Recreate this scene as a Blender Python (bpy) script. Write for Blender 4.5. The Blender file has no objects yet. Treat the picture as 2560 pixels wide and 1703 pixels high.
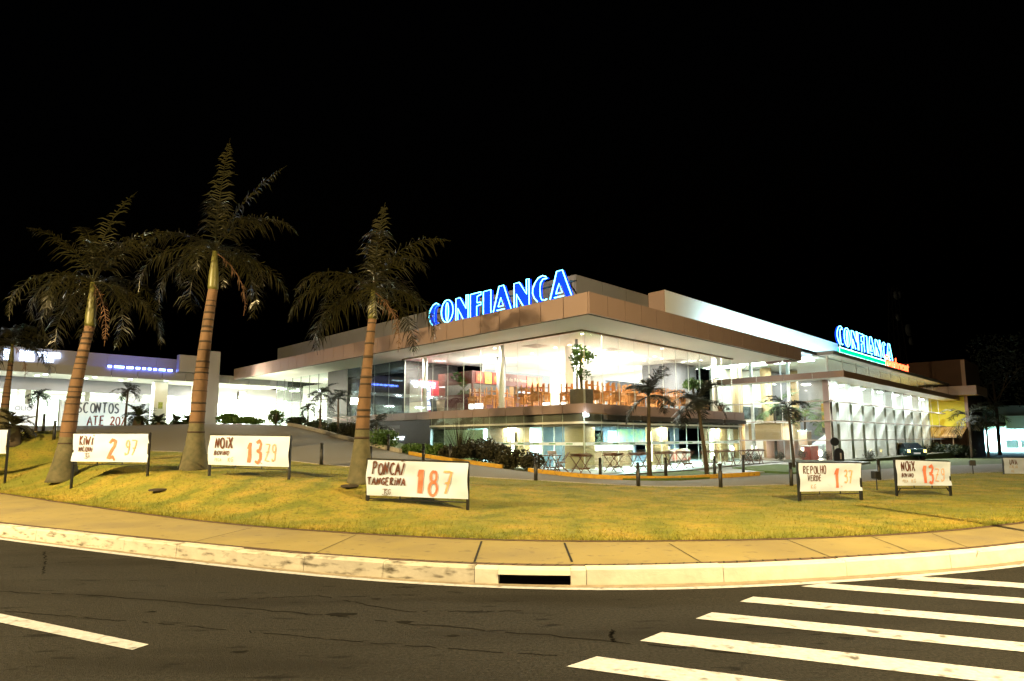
import bpy, math, random
import numpy as np
from mathutils import Vector, Matrix
random.seed(7)
rnd = random.uniform
C = bpy.context.scene.collection
SC = bpy.context.scene
PI = math.pi

# ------------------------------------------------------------------ camera, sky, exposure
CAM_H = 1.65; FPX = 1525.0; PX, PY = 1280.0, 928.0
PITCH = math.atan(.1107); ROLL = math.radians(-.2)
cd = bpy.data.cameras.new('camera'); cam = bpy.data.objects.new('camera', cd); C.objects.link(cam)
cd.sensor_fit = 'HORIZONTAL'; cd.sensor_width = 36; cd.lens = 36 * FPX / 2560
cd.shift_y = (PY - 851.5) / 2560; cd.clip_start = .05; cd.clip_end = 2000
cam.matrix_world = Matrix.Translation((0, 0, CAM_H)) @ Matrix.Rotation(PI / 2 + PITCH, 4, 'X') @ Matrix.Rotation(ROLL, 4, 'Z')
SC.camera = cam
W_ = bpy.data.worlds.new('World'); SC.world = W_; W_.use_nodes = True
nt = W_.node_tree; bg = nt.nodes['Background']
sky = nt.nodes.new('ShaderNodeTexSky'); sky.sky_type = 'NISHITA'; sky.sun_disc = False
sky.sun_elevation = math.radians(-5); sky.sun_rotation = math.radians(200)
nt.links.new(sky.outputs[0], bg.inputs[0]); bg.inputs[1].default_value = .03
SC.view_settings.view_transform = 'Standard'; SC.view_settings.look = 'None'
SC.view_settings.exposure = 1.2; SC.view_settings.gamma = 1
SC.render.engine = 'CYCLES'
SC.cycles.use_denoising = True
SC.cycles.max_bounces = 7; SC.cycles.diffuse_bounces = 4; SC.cycles.glossy_bounces = 3; SC.cycles.transparent_max_bounces = 16
SC.cycles.sample_clamp_indirect = 6
SC.cycles.caustics_reflective = False; SC.cycles.caustics_refractive = False

# ------------------------------------------------------------------ helpers: site geometry
_cp, _sp = math.cos(PITCH), math.sin(PITCH)
def ray(u, v):
    x = (u - PX) / FPX; y = -(v - PY) / FPX
    c, s = math.cos(ROLL), math.sin(ROLL); x, y = c * x - s * y, s * x + c * y
    return np.array([x, _cp - _sp * y, _sp + _cp * y])
def onz(u, v, z):
    d = ray(u, v); return d * ((z - CAM_H) / d[2]) + np.array([0, 0, CAM_H])
def ony(u, v, Y):
    d = ray(u, v); return d * (Y / d[1]) + np.array([0, 0, CAM_H])
KX, KY, TH = 2.97, 23.0, math.radians(44.6)        # corner of the big canopy; its two fronts run along r and l
Rv = np.array([math.cos(TH), math.sin(TH)]); Lv = np.array([-math.sin(TH), math.cos(TH)])
def B(r, l): q = np.array([KX, KY]) + r * Rv + l * Lv; return float(q[0]), float(q[1])
def B3(r, l, z): x, y = B(r, l); return (x, y, z)

def on_r(u, v, r):
    d = ray(u, v); t = (r + np.dot([KX, KY], Rv)) / np.dot(d[:2], Rv); p = d * t; q = p[:2] - [KX, KY]; return float(q @ Rv), float(q @ Lv), float(p[2] + CAM_H)
def on_l(u, v, l):
    d = ray(u, v); t = (l + np.dot([KX, KY], Lv)) / np.dot(d[:2], Lv); p = d * t; q = p[:2] - [KX, KY]; return float(q @ Rv), float(q @ Lv), float(p[2] + CAM_H)

# ------------------------------------------------------------------ helpers: objects
def tag(o, label=None, cat=None, group=None, kind=None):
    if label: o['label'] = label
    if cat: o['category'] = cat
    if group: o['group'] = group
    if kind: o['kind'] = kind
    return o
def thing(name, label, cat, loc=(0, 0, 0), rz=0, group=None):
    o = bpy.data.objects.new(name, None); C.objects.link(o); o.empty_display_size = .2
    o.location = loc; o.rotation_euler = (0, 0, rz)
    return tag(o, label, cat, group)
def copy_tree(o, parent=None):
    c = o.copy(); C.objects.link(c)
    if parent: c.parent = parent
    for ch in list(o.children): copy_tree(ch, c)
    return c
def copy_thing(o, loc, rz, label, group=None):
    c = copy_tree(o); c.location = loc; c.rotation_euler = (o.rotation_euler[0], o.rotation_euler[1], rz); c['label'] = label
    if group: c['group'] = group
    return c
class MB:
    def __init__(s): s.v = []; s.f = []; s.mi = []; s.m = 0
    def add(s, vs, fs):
        n = len(s.v); s.v += [tuple(map(float, p)) for p in vs]; s.f += [[n + i for i in f] for f in fs]; s.mi += [s.m] * len(fs); return s
    def box(s, x0, x1, y0, y1, z0, z1):
        return s.add([(x0, y0, z0), (x1, y0, z0), (x1, y1, z0), (x0, y1, z0), (x0, y0, z1), (x1, y0, z1), (x1, y1, z1), (x0, y1, z1)],
                     [(0, 3, 2, 1), (4, 5, 6, 7), (0, 1, 5, 4), (1, 2, 6, 5), (2, 3, 7, 6), (3, 0, 4, 7)])
    def bar(s, a, b, w, h=None, up=(0, 0, 1)):
        h = h or w; a = Vector(a); b = Vector(b); d = (b - a)
        if d.length < 1e-6: return s
        d.normalize(); u = Vector(up)
        if abs(d.dot(u)) > .98: u = Vector((0, 1, 0))
        sx = d.cross(u).normalized(); sy = sx.cross(d).normalized()
        P = []
        for p in (a, b):
            for i, j in ((-1, -1), (1, -1), (1, 1), (-1, 1)): P.append(p + sx * (i * w / 2) + sy * (j * h / 2))
        return s.add(P, [(0, 1, 2, 3), (7, 6, 5, 4), (0, 4, 5, 1), (1, 5, 6, 2), (2, 6, 7, 3), (3, 7, 4, 0)])
    def tube(s, pts, r, n=8, closed=False):
        pts = [Vector(p) for p in pts]; k = len(pts); rs = r if isinstance(r, (list, tuple)) else [r] * k
        ring = []; P = []; up = Vector((0, 0, 1))
        for i, p in enumerate(pts):
            if closed: d = pts[(i + 1) % k] - pts[i - 1]
            else: d = pts[min(i + 1, k - 1)] - pts[max(i - 1, 0)]
            if d.length < 1e-9: d = Vector((0, 0, 1))
            d.normalize(); u = up if abs(d.dot(up)) < .95 else Vector((0, 1, 0))
            sx = d.cross(u).normalized(); sy = sx.cross(d).normalized()
            for j in range(n):
                a = 2 * PI * j / n; P.append(p + (sx * math.cos(a) + sy * math.sin(a)) * rs[i])
        F = []
        for i in range(k if closed else k - 1):
            a, b = i * n, ((i + 1) % k) * n
            for j in range(n): F.append((a + j, a + (j + 1) % n, b + (j + 1) % n, b + j))
        if not closed: F.append(tuple(range(n - 1, -1, -1))); F.append(tuple((k - 1) * n + j for j in range(n)))
        return s.add(P, F)
    def lathe(s, prof, n=16, c=(0, 0, 0)):
        P = []; F = []; k = len(prof)
        for r, z in prof:
            for j in range(n):
                a = 2 * PI * j / n; P.append((c[0] + r * math.cos(a), c[1] + r * math.sin(a), c[2] + z))
        for i in range(k - 1):
            for j in range(n): F.append((i * n + j, i * n + (j + 1) % n, (i + 1) * n + (j + 1) % n, (i + 1) * n + j))
        F.append(tuple(range(n - 1, -1, -1))); F.append(tuple((k - 1) * n + j for j in range(n)))
        return s.add(P, F)
    def quad(s, *p): return s.add(p, [tuple(range(len(p)))])
    def prism(s, poly, z0, z1):
        n = len(poly); return s.add([(x, y, z0) for x, y in poly] + [(x, y, z1) for x, y in poly],
            [tuple(range(n - 1, -1, -1)), tuple(range(n, 2 * n))] + [(i, (i + 1) % n, n + (i + 1) % n, n + i) for i in range(n)])
    def build(s, name, mat, parent=None, smooth=False):
        me = bpy.data.meshes.new(name); me.from_pydata(s.v, [], s.f); me.update()
        ms = mat if isinstance(mat, (list, tuple)) else [mat]
        for m in ms: me.materials.append(m)
        if len(ms) > 1: me.polygons.foreach_set('material_index', s.mi)
        if smooth: me.polygons.foreach_set('use_smooth', [True] * len(me.polygons))
        o = bpy.data.objects.new(name, me); C.objects.link(o)
        if parent: o.parent = parent
        return o
def box_part(name, mat, parent, *b): return MB().box(*b).build(name, mat, parent)
def bevel(o, w=.01, seg=2):
    m = o.modifiers.new('bevel', 'BEVEL'); m.width = w; m.segments = seg; m.limit_method = 'ANGLE'; return o
def structure(o): o['kind'] = 'structure'; return o
def area(name, parent, loc, size, power, col=(1, 1, 1), rot=(0, 0, 0), sy=None, spread=PI):
    l = bpy.data.lights.new(name, 'AREA'); l.energy = power; l.color = col; l.size = size; l.spread = spread
    if sy: l.shape = 'RECTANGLE'; l.size_y = sy
    else: l.shape = 'DISK'
    o = bpy.data.objects.new(name, l); C.objects.link(o); o.location = loc; o.rotation_euler = rot
    if parent: o.parent = parent
    return o
def font_mesh(txt, size, name, mat, parent, M, ext=.004):
    cu = bpy.data.curves.new('text', 'FONT'); cu.body = txt; cu.size = size; cu.extrude = ext; cu.align_x = 'CENTER'
    t = bpy.data.objects.new('text', cu); C.objects.link(t); bpy.context.view_layer.update()
    me = bpy.data.meshes.new_from_object(t.evaluated_get(bpy.context.evaluated_depsgraph_get()))
    bpy.data.objects.remove(t); me.transform(M); me.materials.clear(); me.materials.append(mat)
    o = bpy.data.objects.new(name, me); C.objects.link(o)
    if parent: o.parent = parent
    return o

# ------------------------------------------------------------------ materials
def mat(name, col, rough=.6, col2=None, scale=6, amt=.5, bump=0, metal=0, emit=None, estr=0, detail=6, bscale=None, spec=.5, stretch=None):
    m = bpy.data.materials.new(name); m.use_nodes = True; n = m.node_tree.nodes; L = m.node_tree.links; b = n['Principled BSDF']
    b.inputs['Roughness'].default_value = rough; b.inputs['Metallic'].default_value = metal; b.inputs['Specular IOR Level'].default_value = spec
    b.inputs['Base Color'].default_value = (*col, 1)
    if col2 is None: col2 = tuple(c * .72 for c in col)
    tc = n.new('ShaderNodeTexCoord'); src = tc.outputs['Object']
    if stretch:
        mp = n.new('ShaderNodeMapping'); mp.inputs['Scale'].default_value = stretch; L.new(src, mp.inputs[0]); src = mp.outputs[0]
    nz = n.new('ShaderNodeTexNoise'); nz.inputs['Scale'].default_value = scale; nz.inputs['Detail'].default_value = detail
    L.new(src, nz.inputs['Vector'])
    cr = n.new('ShaderNodeValToRGB'); cr.color_ramp.elements[0].position = .5 - amt / 2; cr.color_ramp.elements[1].position = .5 + amt / 2
    cr.color_ramp.elements[0].color = (*col2, 1); cr.color_ramp.elements[1].color = (*col, 1)
    L.new(nz.outputs['Fac'], cr.inputs[0]); L.new(cr.outputs[0], b.inputs['Base Color'])
    if bump:
        bz = n.new('ShaderNodeTexNoise'); bz.inputs['Scale'].default_value = bscale or scale * 4; bz.inputs['Detail'].default_value = 4
        L.new(src, bz.inputs['Vector'])
        bn = n.new('ShaderNodeBump'); bn.inputs['Strength'].default_value = bump; bn.inputs['Distance'].default_value = .02
        L.new(bz.outputs['Fac'], bn.inputs['Height']); L.new(bn.outputs[0], b.inputs['Normal'])
    if emit:
        b.inputs['Emission Color'].default_value = (*emit, 1); b.inputs['Emission Strength'].default_value = estr
    return m
def glow(name, col, s):
    m = bpy.data.materials.new(name); m.use_nodes = True; n = m.node_tree.nodes; n.clear()
    e = n.new('ShaderNodeEmission'); e.inputs[0].default_value = (*col, 1); e.inputs[1].default_value = s
    o = n.new('ShaderNodeOutputMaterial'); m.node_tree.links.new(e.outputs[0], o.inputs[0]); return m
def glass(name, tint=(.93, .97, .95), refl=.55, base=.03):
    m = bpy.data.materials.new(name); m.use_nodes = True; n = m.node_tree.nodes; L = m.node_tree.links; n.clear()
    t = n.new('ShaderNodeBsdfTransparent'); t.inputs[0].default_value = (*tint, 1)
    g = n.new('ShaderNodeBsdfGlossy'); g.inputs['Roughness'].default_value = .03; g.inputs[0].default_value = (.9, .95, .95, 1)
    lw = n.new('ShaderNodeLayerWeight'); lw.inputs[0].default_value = .25
    mm = n.new('ShaderNodeMath'); mm.operation = 'MULTIPLY_ADD'; mm.inputs[1].default_value = refl; mm.inputs[2].default_value = base
    L.new(lw.outputs['Fresnel'], mm.inputs[0])
    mx = n.new('ShaderNodeMixShader'); L.new(mm.outputs[0], mx.inputs[0]); L.new(t.outputs[0], mx.inputs[1]); L.new(g.outputs[0], mx.inputs[2])
    o = n.new('ShaderNodeOutputMaterial'); L.new(mx.outputs[0], o.inputs[0]); return m
def ramp3(m, stops):
    cr = [x for x in m.node_tree.nodes if x.type == 'VALTORGB'][0].color_ramp
    while len(cr.elements) < len(stops): cr.elements.new(.5)
    for e, (p, c) in zip(cr.elements, stops): e.position = p; e.color = (*c, 1)
    return m
def second_noise(m, scale, dark, lo=.45, hi=.7, detail=8, stretch=None):
    n = m.node_tree.nodes; L = m.node_tree.links; b = n['Principled BSDF']; src = b.inputs['Base Color'].links[0].from_socket
    tc = n.new('ShaderNodeTexCoord'); s = tc.outputs['Object']
    if stretch:
        mp = n.new('ShaderNodeMapping'); mp.inputs['Scale'].default_value = stretch; L.new(s, mp.inputs[0]); s = mp.outputs[0]
    nz = n.new('ShaderNodeTexNoise'); nz.inputs['Scale'].default_value = scale; nz.inputs['Detail'].default_value = detail; L.new(s, nz.inputs['Vector'])
    mr = n.new('ShaderNodeMapRange'); mr.inputs[1].default_value = lo; mr.inputs[2].default_value = hi; L.new(nz.outputs['Fac'], mr.inputs[0])
    mx = n.new('ShaderNodeMix'); mx.data_type = 'RGBA'; L.new(mr.outputs[0], mx.inputs[0]); L.new(src, mx.inputs[6]); mx.inputs[7].default_value = (*dark, 1)
    L.new(mx.outputs[2], b.inputs['Base Color']); return m

M = {}
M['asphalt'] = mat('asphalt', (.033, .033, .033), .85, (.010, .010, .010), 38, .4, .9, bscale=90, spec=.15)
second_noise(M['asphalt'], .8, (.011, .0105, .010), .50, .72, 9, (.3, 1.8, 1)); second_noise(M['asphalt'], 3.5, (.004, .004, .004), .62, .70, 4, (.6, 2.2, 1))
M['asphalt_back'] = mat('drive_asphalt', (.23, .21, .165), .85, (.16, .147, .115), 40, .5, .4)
M['paint'] = mat('road_paint', (.52, .55, .66), .6, (.34, .36, .43), 22, .5, .2)
second_noise(M['paint'], 8, (.09, .09, .09), .565, .72, 14)
M['kerb'] = mat('kerb_concrete', (.62, .60, .55), .8, (.40, .38, .34), 3, .6, .3)
second_noise(M['kerb'], 5.0, (.09, .08, .06), .52, .72, 12, (1, 1, 3.5))
M['kerb_white'] = mat('kerb_whitish', (.74, .73, .69), .75, (.55, .53, .48), 4, .6, .2)  # paler kerb colour, used from the storm drain rightwards
M['gutter'] = mat('gutter', (.30, .26, .20), .9, (.16, .13, .10), 5, .5, .3)
M['concrete'] = mat('pavement_concrete', (.30, .25, .10), .85, (.23, .19, .075), 1.4, .7, .2, bscale=60)
second_noise(M['concrete'], .6, (.17, .14, .08), .46, .75); second_noise(M['concrete'], 6, (.10, .085, .06), .60, .78)
M['brick'] = mat('brick_strip', (.13, .075, .05), .9, (.05, .035, .025), 9, .6, .4)
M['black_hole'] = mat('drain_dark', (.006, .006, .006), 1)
M['lawn'] = mat('lawn', (.10, .095, .02), .95, (.03, .045, .012), 1.5, .8, .6, bscale=70, detail=12)
ramp3(M['lawn'], [(.36, (.16, .185, .022)), (.5, (.28, .255, .032)), (.66, (.38, .285, .046))])
second_noise(M['lawn'], 14, (.10, .085, .018), .5, .78, 8); second_noise(M['lawn'], .35, (.17, .20, .03), .48, .75, 5)
M['bed'] = mat('planting_soil', (.05, .045, .02), .95, (.02, .03, .012), 2, .6, .5)
M['ground'] = mat('rough_grass', (.075, .10, .02), .95, (.03, .045, .012), 1.2, .6, .5)
M['green_lawn'] = mat('green_lawn', (.09, .13, .02), .95, (.05, .09, .015), 3, .7, .5)
M['yellow_kerb'] = mat('yellow_kerb', (.62, .36, .02), .75, (.34, .19, .02), 5, .6, .2)
second_noise(M['yellow_kerb'], 7, (.10, .07, .03), .6, .75)
M['pale_kerb'] = mat('pale_kerb', (.45, .42, .36), .85, (.28, .26, .22), 4, .6)
M['paving'] = mat('terrace_paving', (.30, .31, .31), .45, (.22, .23, .23), 3, .6, .05)
M['stone_dark'] = mat('dark_stone', (.045, .035, .025), .7)
M['panel'] = mat('brown_panel', (.31, .225, .215), .5, (.28, .20, .19), .8, .7, .02)
M['panel_gap'] = mat('panel_joint', (.05, .04, .03), .8)
M['panel_red'] = mat('red_brown_panel', (.27, .165, .12), .5, (.23, .14, .10), .8, .7)
M['white'] = mat('white_paint', (.80, .80, .77), .6, (.74, .74, .71), .8, .6)
M['ceiling'] = mat('ceiling_white', (.84, .83, .80), .7, (.80, .79, .76), .6, .6)
M['grey_wall'] = mat('grey_cladding', (.22, .22, .24), .55, (.18, .18, .20), .6, .6)
M['pillar_grey'] = mat('pillar_grey', (.30, .29, .34), .55, (.25, .245, .29), .6, .6)
M['dark_wall'] = mat('dark_wall', (.05, .045, .045), .5)
M['tile'] = mat('floor_tile', (.42, .38, .33), .25, (.36, .32, .27), 2, .6)
M['beige'] = mat('beige_stone', (.44, .31, .16), .7, (.33, .22, .11), 5, .6, .2, stretch=(.6, .6, 6))
M['beige_dark'] = mat('brown_stone', (.25, .17, .10), .7, (.18, .12, .07), 5, .6, .2, stretch=(.6, .6, 6))
M['steel'] = mat('steel', (.5, .5, .5), .35, metal=.9)
M['black'] = mat('black_metal', (.012, .012, .012), .45)
M['mullion'] = mat('white_mullion', (.72, .72, .70), .5)
M['ledge'] = mat('louver_brown', (.42, .36, .31), .5)
M['glass'] = glass('clear_glass', refl=.32, base=.02)
M['glass_clear'] = glass('low_glare_glass', (.95, .98, .97), .22, .02)
M['glass_green'] = glass('green_glass', (.87, .96, .93), .36, .03)
M['glass_dark'] = glass('dark_glass', (.30, .34, .36), .6, .06)
M['frost'] = mat('frosted_band', (.75, .80, .76), .5, emit=(.8, 1, .9), estr=.12)
M['green_mark'] = mat('green_mark', (.10, .35, .05), .6)
M['joint'] = mat('glass_joint', (.55, .62, .58), .4)
M['lamp_warm'] = glow('lamp_warm', (1, .86, .62), 14)
M['lamp_cool'] = glow('lamp_cool', (.85, 1, .97), 14)
M['lamp_niche'] = glow('niche_light', (1, .95, .62), 9)
M['strip_glow'] = glow('strip_glow', (.85, .95, 1), 5)
M['neon'] = glow('neon_tube', (.14, .76, 1), 4.5)
M['neon_face'] = glow('neon_letter_face', (.006, .055, 1), .75)
M['neon_green'] = glow('neon_green', (.0, .75, .30), .9)
M['neon_greenline'] = glow('neon_green_line', (.45, 1, .8), 3)
M['neon_red'] = glow('neon_red', (1, .06, .02), 5)
M['neon_dead'] = mat('unlit_tube', (.1, .2, .5), .3, emit=(.02, .15, 1), estr=1.4)
M['sign_white'] = glow('lit_letter_white', (.62, .74, 1), 5)
M['sign_blue'] = glow('lit_letter_blue', (.10, .18, 1), 16)
M['cloth'] = mat('banner_cloth', (.58, .68, .94), .8, (.52, .61, .85), 1.6, .6, .15, bscale=4)
M['thin_cloth'] = bpy.data.materials.new('thin_cloth'); M['thin_cloth'].use_nodes = True
_n_ = M['thin_cloth'].node_tree.nodes; _l_ = M['thin_cloth'].node_tree.links; _n_.clear()
_a, _b, _m, _o = _n_.new('ShaderNodeBsdfDiffuse'), _n_.new('ShaderNodeBsdfTranslucent'), _n_.new('ShaderNodeMixShader'), _n_.new('ShaderNodeOutputMaterial')
_a.inputs[0].default_value = _b.inputs[0].default_value = (.75, .77, .78, 1); _m.inputs[0].default_value = .6
_l_.new(_a.outputs[0], _m.inputs[1]); _l_.new(_b.outputs[0], _m.inputs[2]); _l_.new(_m.outputs[0], _o.inputs[0])
M['ink_dark'] = mat('ink_dark', (.16, .045, .03), .8, (.03, .012, .01), 9, .5)
M['ink_red'] = mat('ink_red', (.72, .24, .15), .8, (.55, .11, .07), 6, .5)
M['ink_orange'] = mat('ink_orange', (.74, .44, .27), .8, (.70, .32, .17), 6, .5)
M['ink_faint'] = mat('ink_faint', (.52, .36, .20), .8, (.40, .25, .12), 8, .5)
M['trunk'] = mat('palm_trunk', (.17, .095, .052), .85, (.085, .05, .03), 3.2, .45, .5)
M['trunk_ring'] = mat('palm_ring', (.045, .03, .02), .9)
M['trunk_base'] = mat('palm_base', (.14, .12, .07), .9, (.05, .055, .03), 6, .6, .5)
M['shaft'] = mat('crownshaft', (.13, .12, .03), .45, (.07, .075, .018), 3, .6)
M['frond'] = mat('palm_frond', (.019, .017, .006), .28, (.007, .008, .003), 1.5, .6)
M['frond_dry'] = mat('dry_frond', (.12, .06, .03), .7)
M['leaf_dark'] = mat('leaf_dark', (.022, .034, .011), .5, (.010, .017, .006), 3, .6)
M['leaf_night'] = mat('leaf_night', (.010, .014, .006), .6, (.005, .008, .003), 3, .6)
M['leaf_green'] = mat('leaf_green', (.07, .14, .02), .55, (.04, .09, .015), 4, .6)
M['leaf_red'] = mat('leaf_reddish', (.034, .032, .010), .6, (.012, .013, .005), 3, .6)
M['thin_trunk'] = mat('thin_trunk', (.075, .055, .032), .9, (.04, .03, .02), 6, .6)
M['wood'] = mat('orange_wood', (.48, .21, .055), .45, (.33, .13, .03), 4, .6, stretch=(1, 1, .2))
M['wood_dark'] = mat('dark_wood', (.13, .055, .025), .5, (.07, .03, .015), 5, .6)
M['red_wall'] = mat('red_wall', (.34, .055, .035), .6)
M['wine'] = mat('wine_panel', (.11, .025, .02), .55)
M['bronze'] = mat('bronze_wall', (.26, .13, .06), .6)
M['board_white'] = mat('white_board', (.62, .64, .70), .5)
M['fridge_red'] = mat('fridge_red', (.6, .05, .08), .4)
M['fridge_pink'] = glow('fridge_header', (1, .16, .62), 3)
M['fridge_blue'] = glow('fridge_inside', (.55, .66, 1), 2.2)
M['bin_beige'] = mat('bin_beige', (.5, .42, .34), .5)
M['slate'] = mat('slate_panel', (.12, .14, .18), .5)
M['slate_blue'] = mat('blue_grey_glass', (.16, .24, .30), .15, (.08, .13, .18), 1.2, .5)
M['blind'] = mat('white_blind', (.62, .74, .70), .6, (.55, .67, .63), 2, .5)
M['lime'] = mat('lime_wall', (.52, .48, .03), .7, (.46, .42, .03), .5, .6)
M['brown_block'] = mat('brown_block', (.075, .035, .018), .8, (.05, .024, .012), .6, .6)
M['ochre'] = mat('ochre_inside', (.55, .33, .05), .6)
M['car'] = mat('car_paint', (.02, .045, .045), .2, metal=.4)
M['car_glass'] = mat('car_glass', (.01, .014, .016), .05)
M['rubber'] = mat('rubber', (.012, .012, .012), .8)
M['tail'] = mat('tail_lamp', (.5, .35, .05), .2, emit=(1, .75, .2), estr=2)
M['wicker'] = mat('wicker', (.26, .14, .06), .7, (.14, .07, .03), 40, .6, .5)
M['planter'] = mat('planter_metal', (.17, .13, .10), .4)
M['escal'] = mat('escalator_side', (.50, .54, .56), .4)

# ------------------------------------------------------------------ terrain heights
CT = []
def cz(u, v, z): CT.append(tuple(onz(u, v, z)))
def cy(u, v, d): CT.append(tuple(ony(u, v, d)))
def cb(r, l, z): CT.append(B3(r, l, z))
INNER_PX = [(0, 1232.6), (179, 1260), (434, 1295), (625, 1317), (923, 1336), (1200, 1352), (1280, 1356), (1905, 1351), (2176, 1342), (2393, 1328), (2560, 1306)]
NEAR_PX = [(-50, 1068, 33), (120, 1083, 28.5), (230, 1106, 26), (380, 1128, 24), (560, 1138, 22.5), (803, 1163, 20.8), (1000, 1180, 20.2), (1173, 1193, 19.8), (1400, 1204, 20),
           (1596, 1216, 19.5), (1700, 1218, 19.4), (1900, 1214, 19.9), (2153, 1206, 21), (2235, 1199, 22.5), (2377, 1185, 25.5), (2560, 1178, 28)]
FAR_PX = [(722, 1064, 37), (800, 1082, 33), (900, 1108, 29.5), (1010, 1135, 27.5), (1173, 1160, 25.8), (1269, 1173, 25.2), (1400, 1189, 24), (1450, 1195.5, 23.4), (1592, 1201, 22.9),
          (1802, 1195, 23.7), (1900, 1189, 24.5), (2050, 1182, 28), (2200, 1173, 32), (2400, 1163, 36), (2560, 1158, 38)]
for u, v in INNER_PX: cz(u, v, .18)
for x, y in ((-24, 30), (20, 16), (28, 22), (-18.5, 23.5)): CT.append((x, y, .2))
for p in NEAR_PX: cy(*p)
for p in FAR_PX: cy(*p)
for p in ((160, 1168, 17.8), (484, 1174, 17), (901, 1200, 14.6), (185, 1186, 16.5), (376, 1179, 16.2), (523, 1187.5, 15.6), (725, 1198.5, 15.1), (921, 1253, 13), (1170, 1278, 12.7),
          (1993, 1254.7, 15.2), (2148, 1252, 15.4), (2235, 1239.5, 16.4), (2371, 1242, 16.6), (20, 1152, 19), (135, 1092, 25.5), (107, 1075, 27), (30, 1070, 29), (1500, 1262, 13.6)): cy(*p)
for p in ((3, 4, .12), (2.6, 8, .35), (2.2, 12, .9), (1.8, 16, 1.5), (2, 20, 2.0), (2, 24, 2.35), (2, 30, 2.55), (-8, 20, 2.4), (-14, 24, 2.45), (-14, 36, 2.5), (-4, 36, 2.6), (3, 38, 2.6), (-30, 30, 2.5), (-30, 50, 2.5),
          (5, 5, .05), (5, 9, .05), (6, 13, .05), (10, 5, .05), (18, 4, .05), (26, 3, .02), (30, -1, 0), (45, -1, -.25), (60, -3, -.5), (60, 20, -.5), (20, 20, 0), (20, 60, 0), (90, 10, -.6), (70, -30, -.5), (50, -20, -.35), (3, -1.5, .05), (10, 0, .06), (18, 0, .04), (24, -4, 0)): cb(*p)
for p in ((60, 20, -.2), (90, 40, -.5), (-60, 40, 2.4), (-45, 22, 1.5), (-70, 120, 2.5), (100, 120, -.6), (45, 18, .1)): CT.append(p)
CT = np.array(CT, float); P0 = CT[:, :2]
_D = np.linalg.norm(P0[:, None] - P0[None], axis=2); _n = len(P0)
_A = np.zeros((_n + 3, _n + 3)); _A[:_n, :_n] = _D - .35 * np.eye(_n); _A[:_n, _n] = 1; _A[:_n, _n + 1:] = P0; _A[_n, :_n] = 1; _A[_n + 1:, :_n] = P0.T
_w = np.linalg.solve(_A, np.r_[CT[:, 2], 0, 0, 0])
EDGE = None
def hs(xy):
    xy = np.asarray(xy, float).reshape(-1, 2)
    d = np.linalg.norm(xy[:, None] - P0[None], axis=2); z = d @ _w[:_n] + _w[_n] + xy @ _w[_n + 1:]
    if EDGE is not None:
        e = np.linalg.norm(xy[:, None] - EDGE[None], axis=2).min(1); t = np.clip(e / 2.2, 0, 1); t = t * t * (3 - 2 * t); z = .18 * (1 - t) + z * t
    return z
def h(x, y): return float(hs([(x, y)])[0])
def resample(P, n):
    P = np.asarray(P, float); s = np.r_[0, np.cumsum(np.linalg.norm(np.diff(P[:, :2], axis=0), axis=1))]
    t = np.linspace(0, s[-1], n); return np.stack([np.interp(t, s, P[:, k]) for k in range(P.shape[1])], 1)
def smooth(P, it=3):
    P = np.array(P, float)
    for _ in range(it):
        Q = P.copy(); Q[1:-1] = .25 * P[:-2] + .5 * P[1:-1] + .25 * P[2:]; P = Q
    return P
def offset(P, d):
    P = np.asarray(P)[:, :2]; T = np.gradient(P, axis=0); T /= np.linalg.norm(T, axis=1)[:, None]; N = np.stack([-T[:, 1], T[:, 0]], 1); return P + N * d
def strip(A, Bp, rows, name, m, z=None, dz=0, smooth_=True):
    n = len(A); mb = MB(); g = []
    for i in range(rows + 1):
        t = i / rows; Q = A[:, :2] * (1 - t) + Bp[:, :2] * t
        zz = hs(Q) + dz if z is None else np.full(n, z)
        mb.v += [(float(a), float(b), float(c)) for (a, b), c in zip(Q, zz)]
    for i in range(rows):
        for j in range(n - 1): mb.f.append((i * n + j, i * n + j + 1, (i + 1) * n + j + 1, (i + 1) * n + j))
    mb.mi = [0] * len(mb.f)
    return structure(mb.build(name, m, smooth=smooth_))

# ------------------------------------------------------------------ road, kerb, pavement, lawn, driveway
def line_px(px, z, ext0, ext1):
    P = [onz(u, v, z)[:2] for u, v in px]; P = [ext0] + P + [ext1]; return smooth(resample(P, 200), 30)
KB = line_px([(0, 1343), (190, 1366), (380, 1388), (529, 1406), (750, 1430), (960, 1448), (1178, 1463), (1280, 1468), (1435, 1470), (1823, 1459), (2050, 1447), (2296, 1431), (2560, 1407)], 0, (-26, 20), (24, 17))
EL0 = line_px([(0, 1344.5), (380, 1391), (679, 1425), (960, 1452), (1280, 1469.5), (1500, 1473), (1742, 1471), (1986, 1457), (2296, 1437), (2560, 1412)], 0, (-26, 19.7), (24, 16.7))
EL = offset(EL0, -.02)
INN = line_px(INNER_PX, .18, (-28, 26.5), (26, 20))
road = MB().quad((-60, -25, 0), (60, -25, 0), (60, 60, 0), (-60, 60, 0))
_R = [(float(x), float(y)) for x, y in offset(KB, .05)]
rm = MB(); n_ = len(_R)
rm.v = [(x, y, 0) for x, y in _R] + [(x * 1.0, -25 if abs(x) < 30 else -25, 0) for x, y in _R]
rm.f = [(n_ + i, n_ + i + 1, i + 1, i) for i in range(n_ - 1)]; rm.mi = [0] * len(rm.f)
structure(rm.build('road', M['asphalt']))
A1 = offset(EL, -.01); A2 = offset(EL, -.11)
strip(A2, A1, 1, 'road_edge_line', M['paint'], z=.004)
strip(A1, offset(KB, .01), 1, 'gutter', M['gutter'], z=.006)
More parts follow.
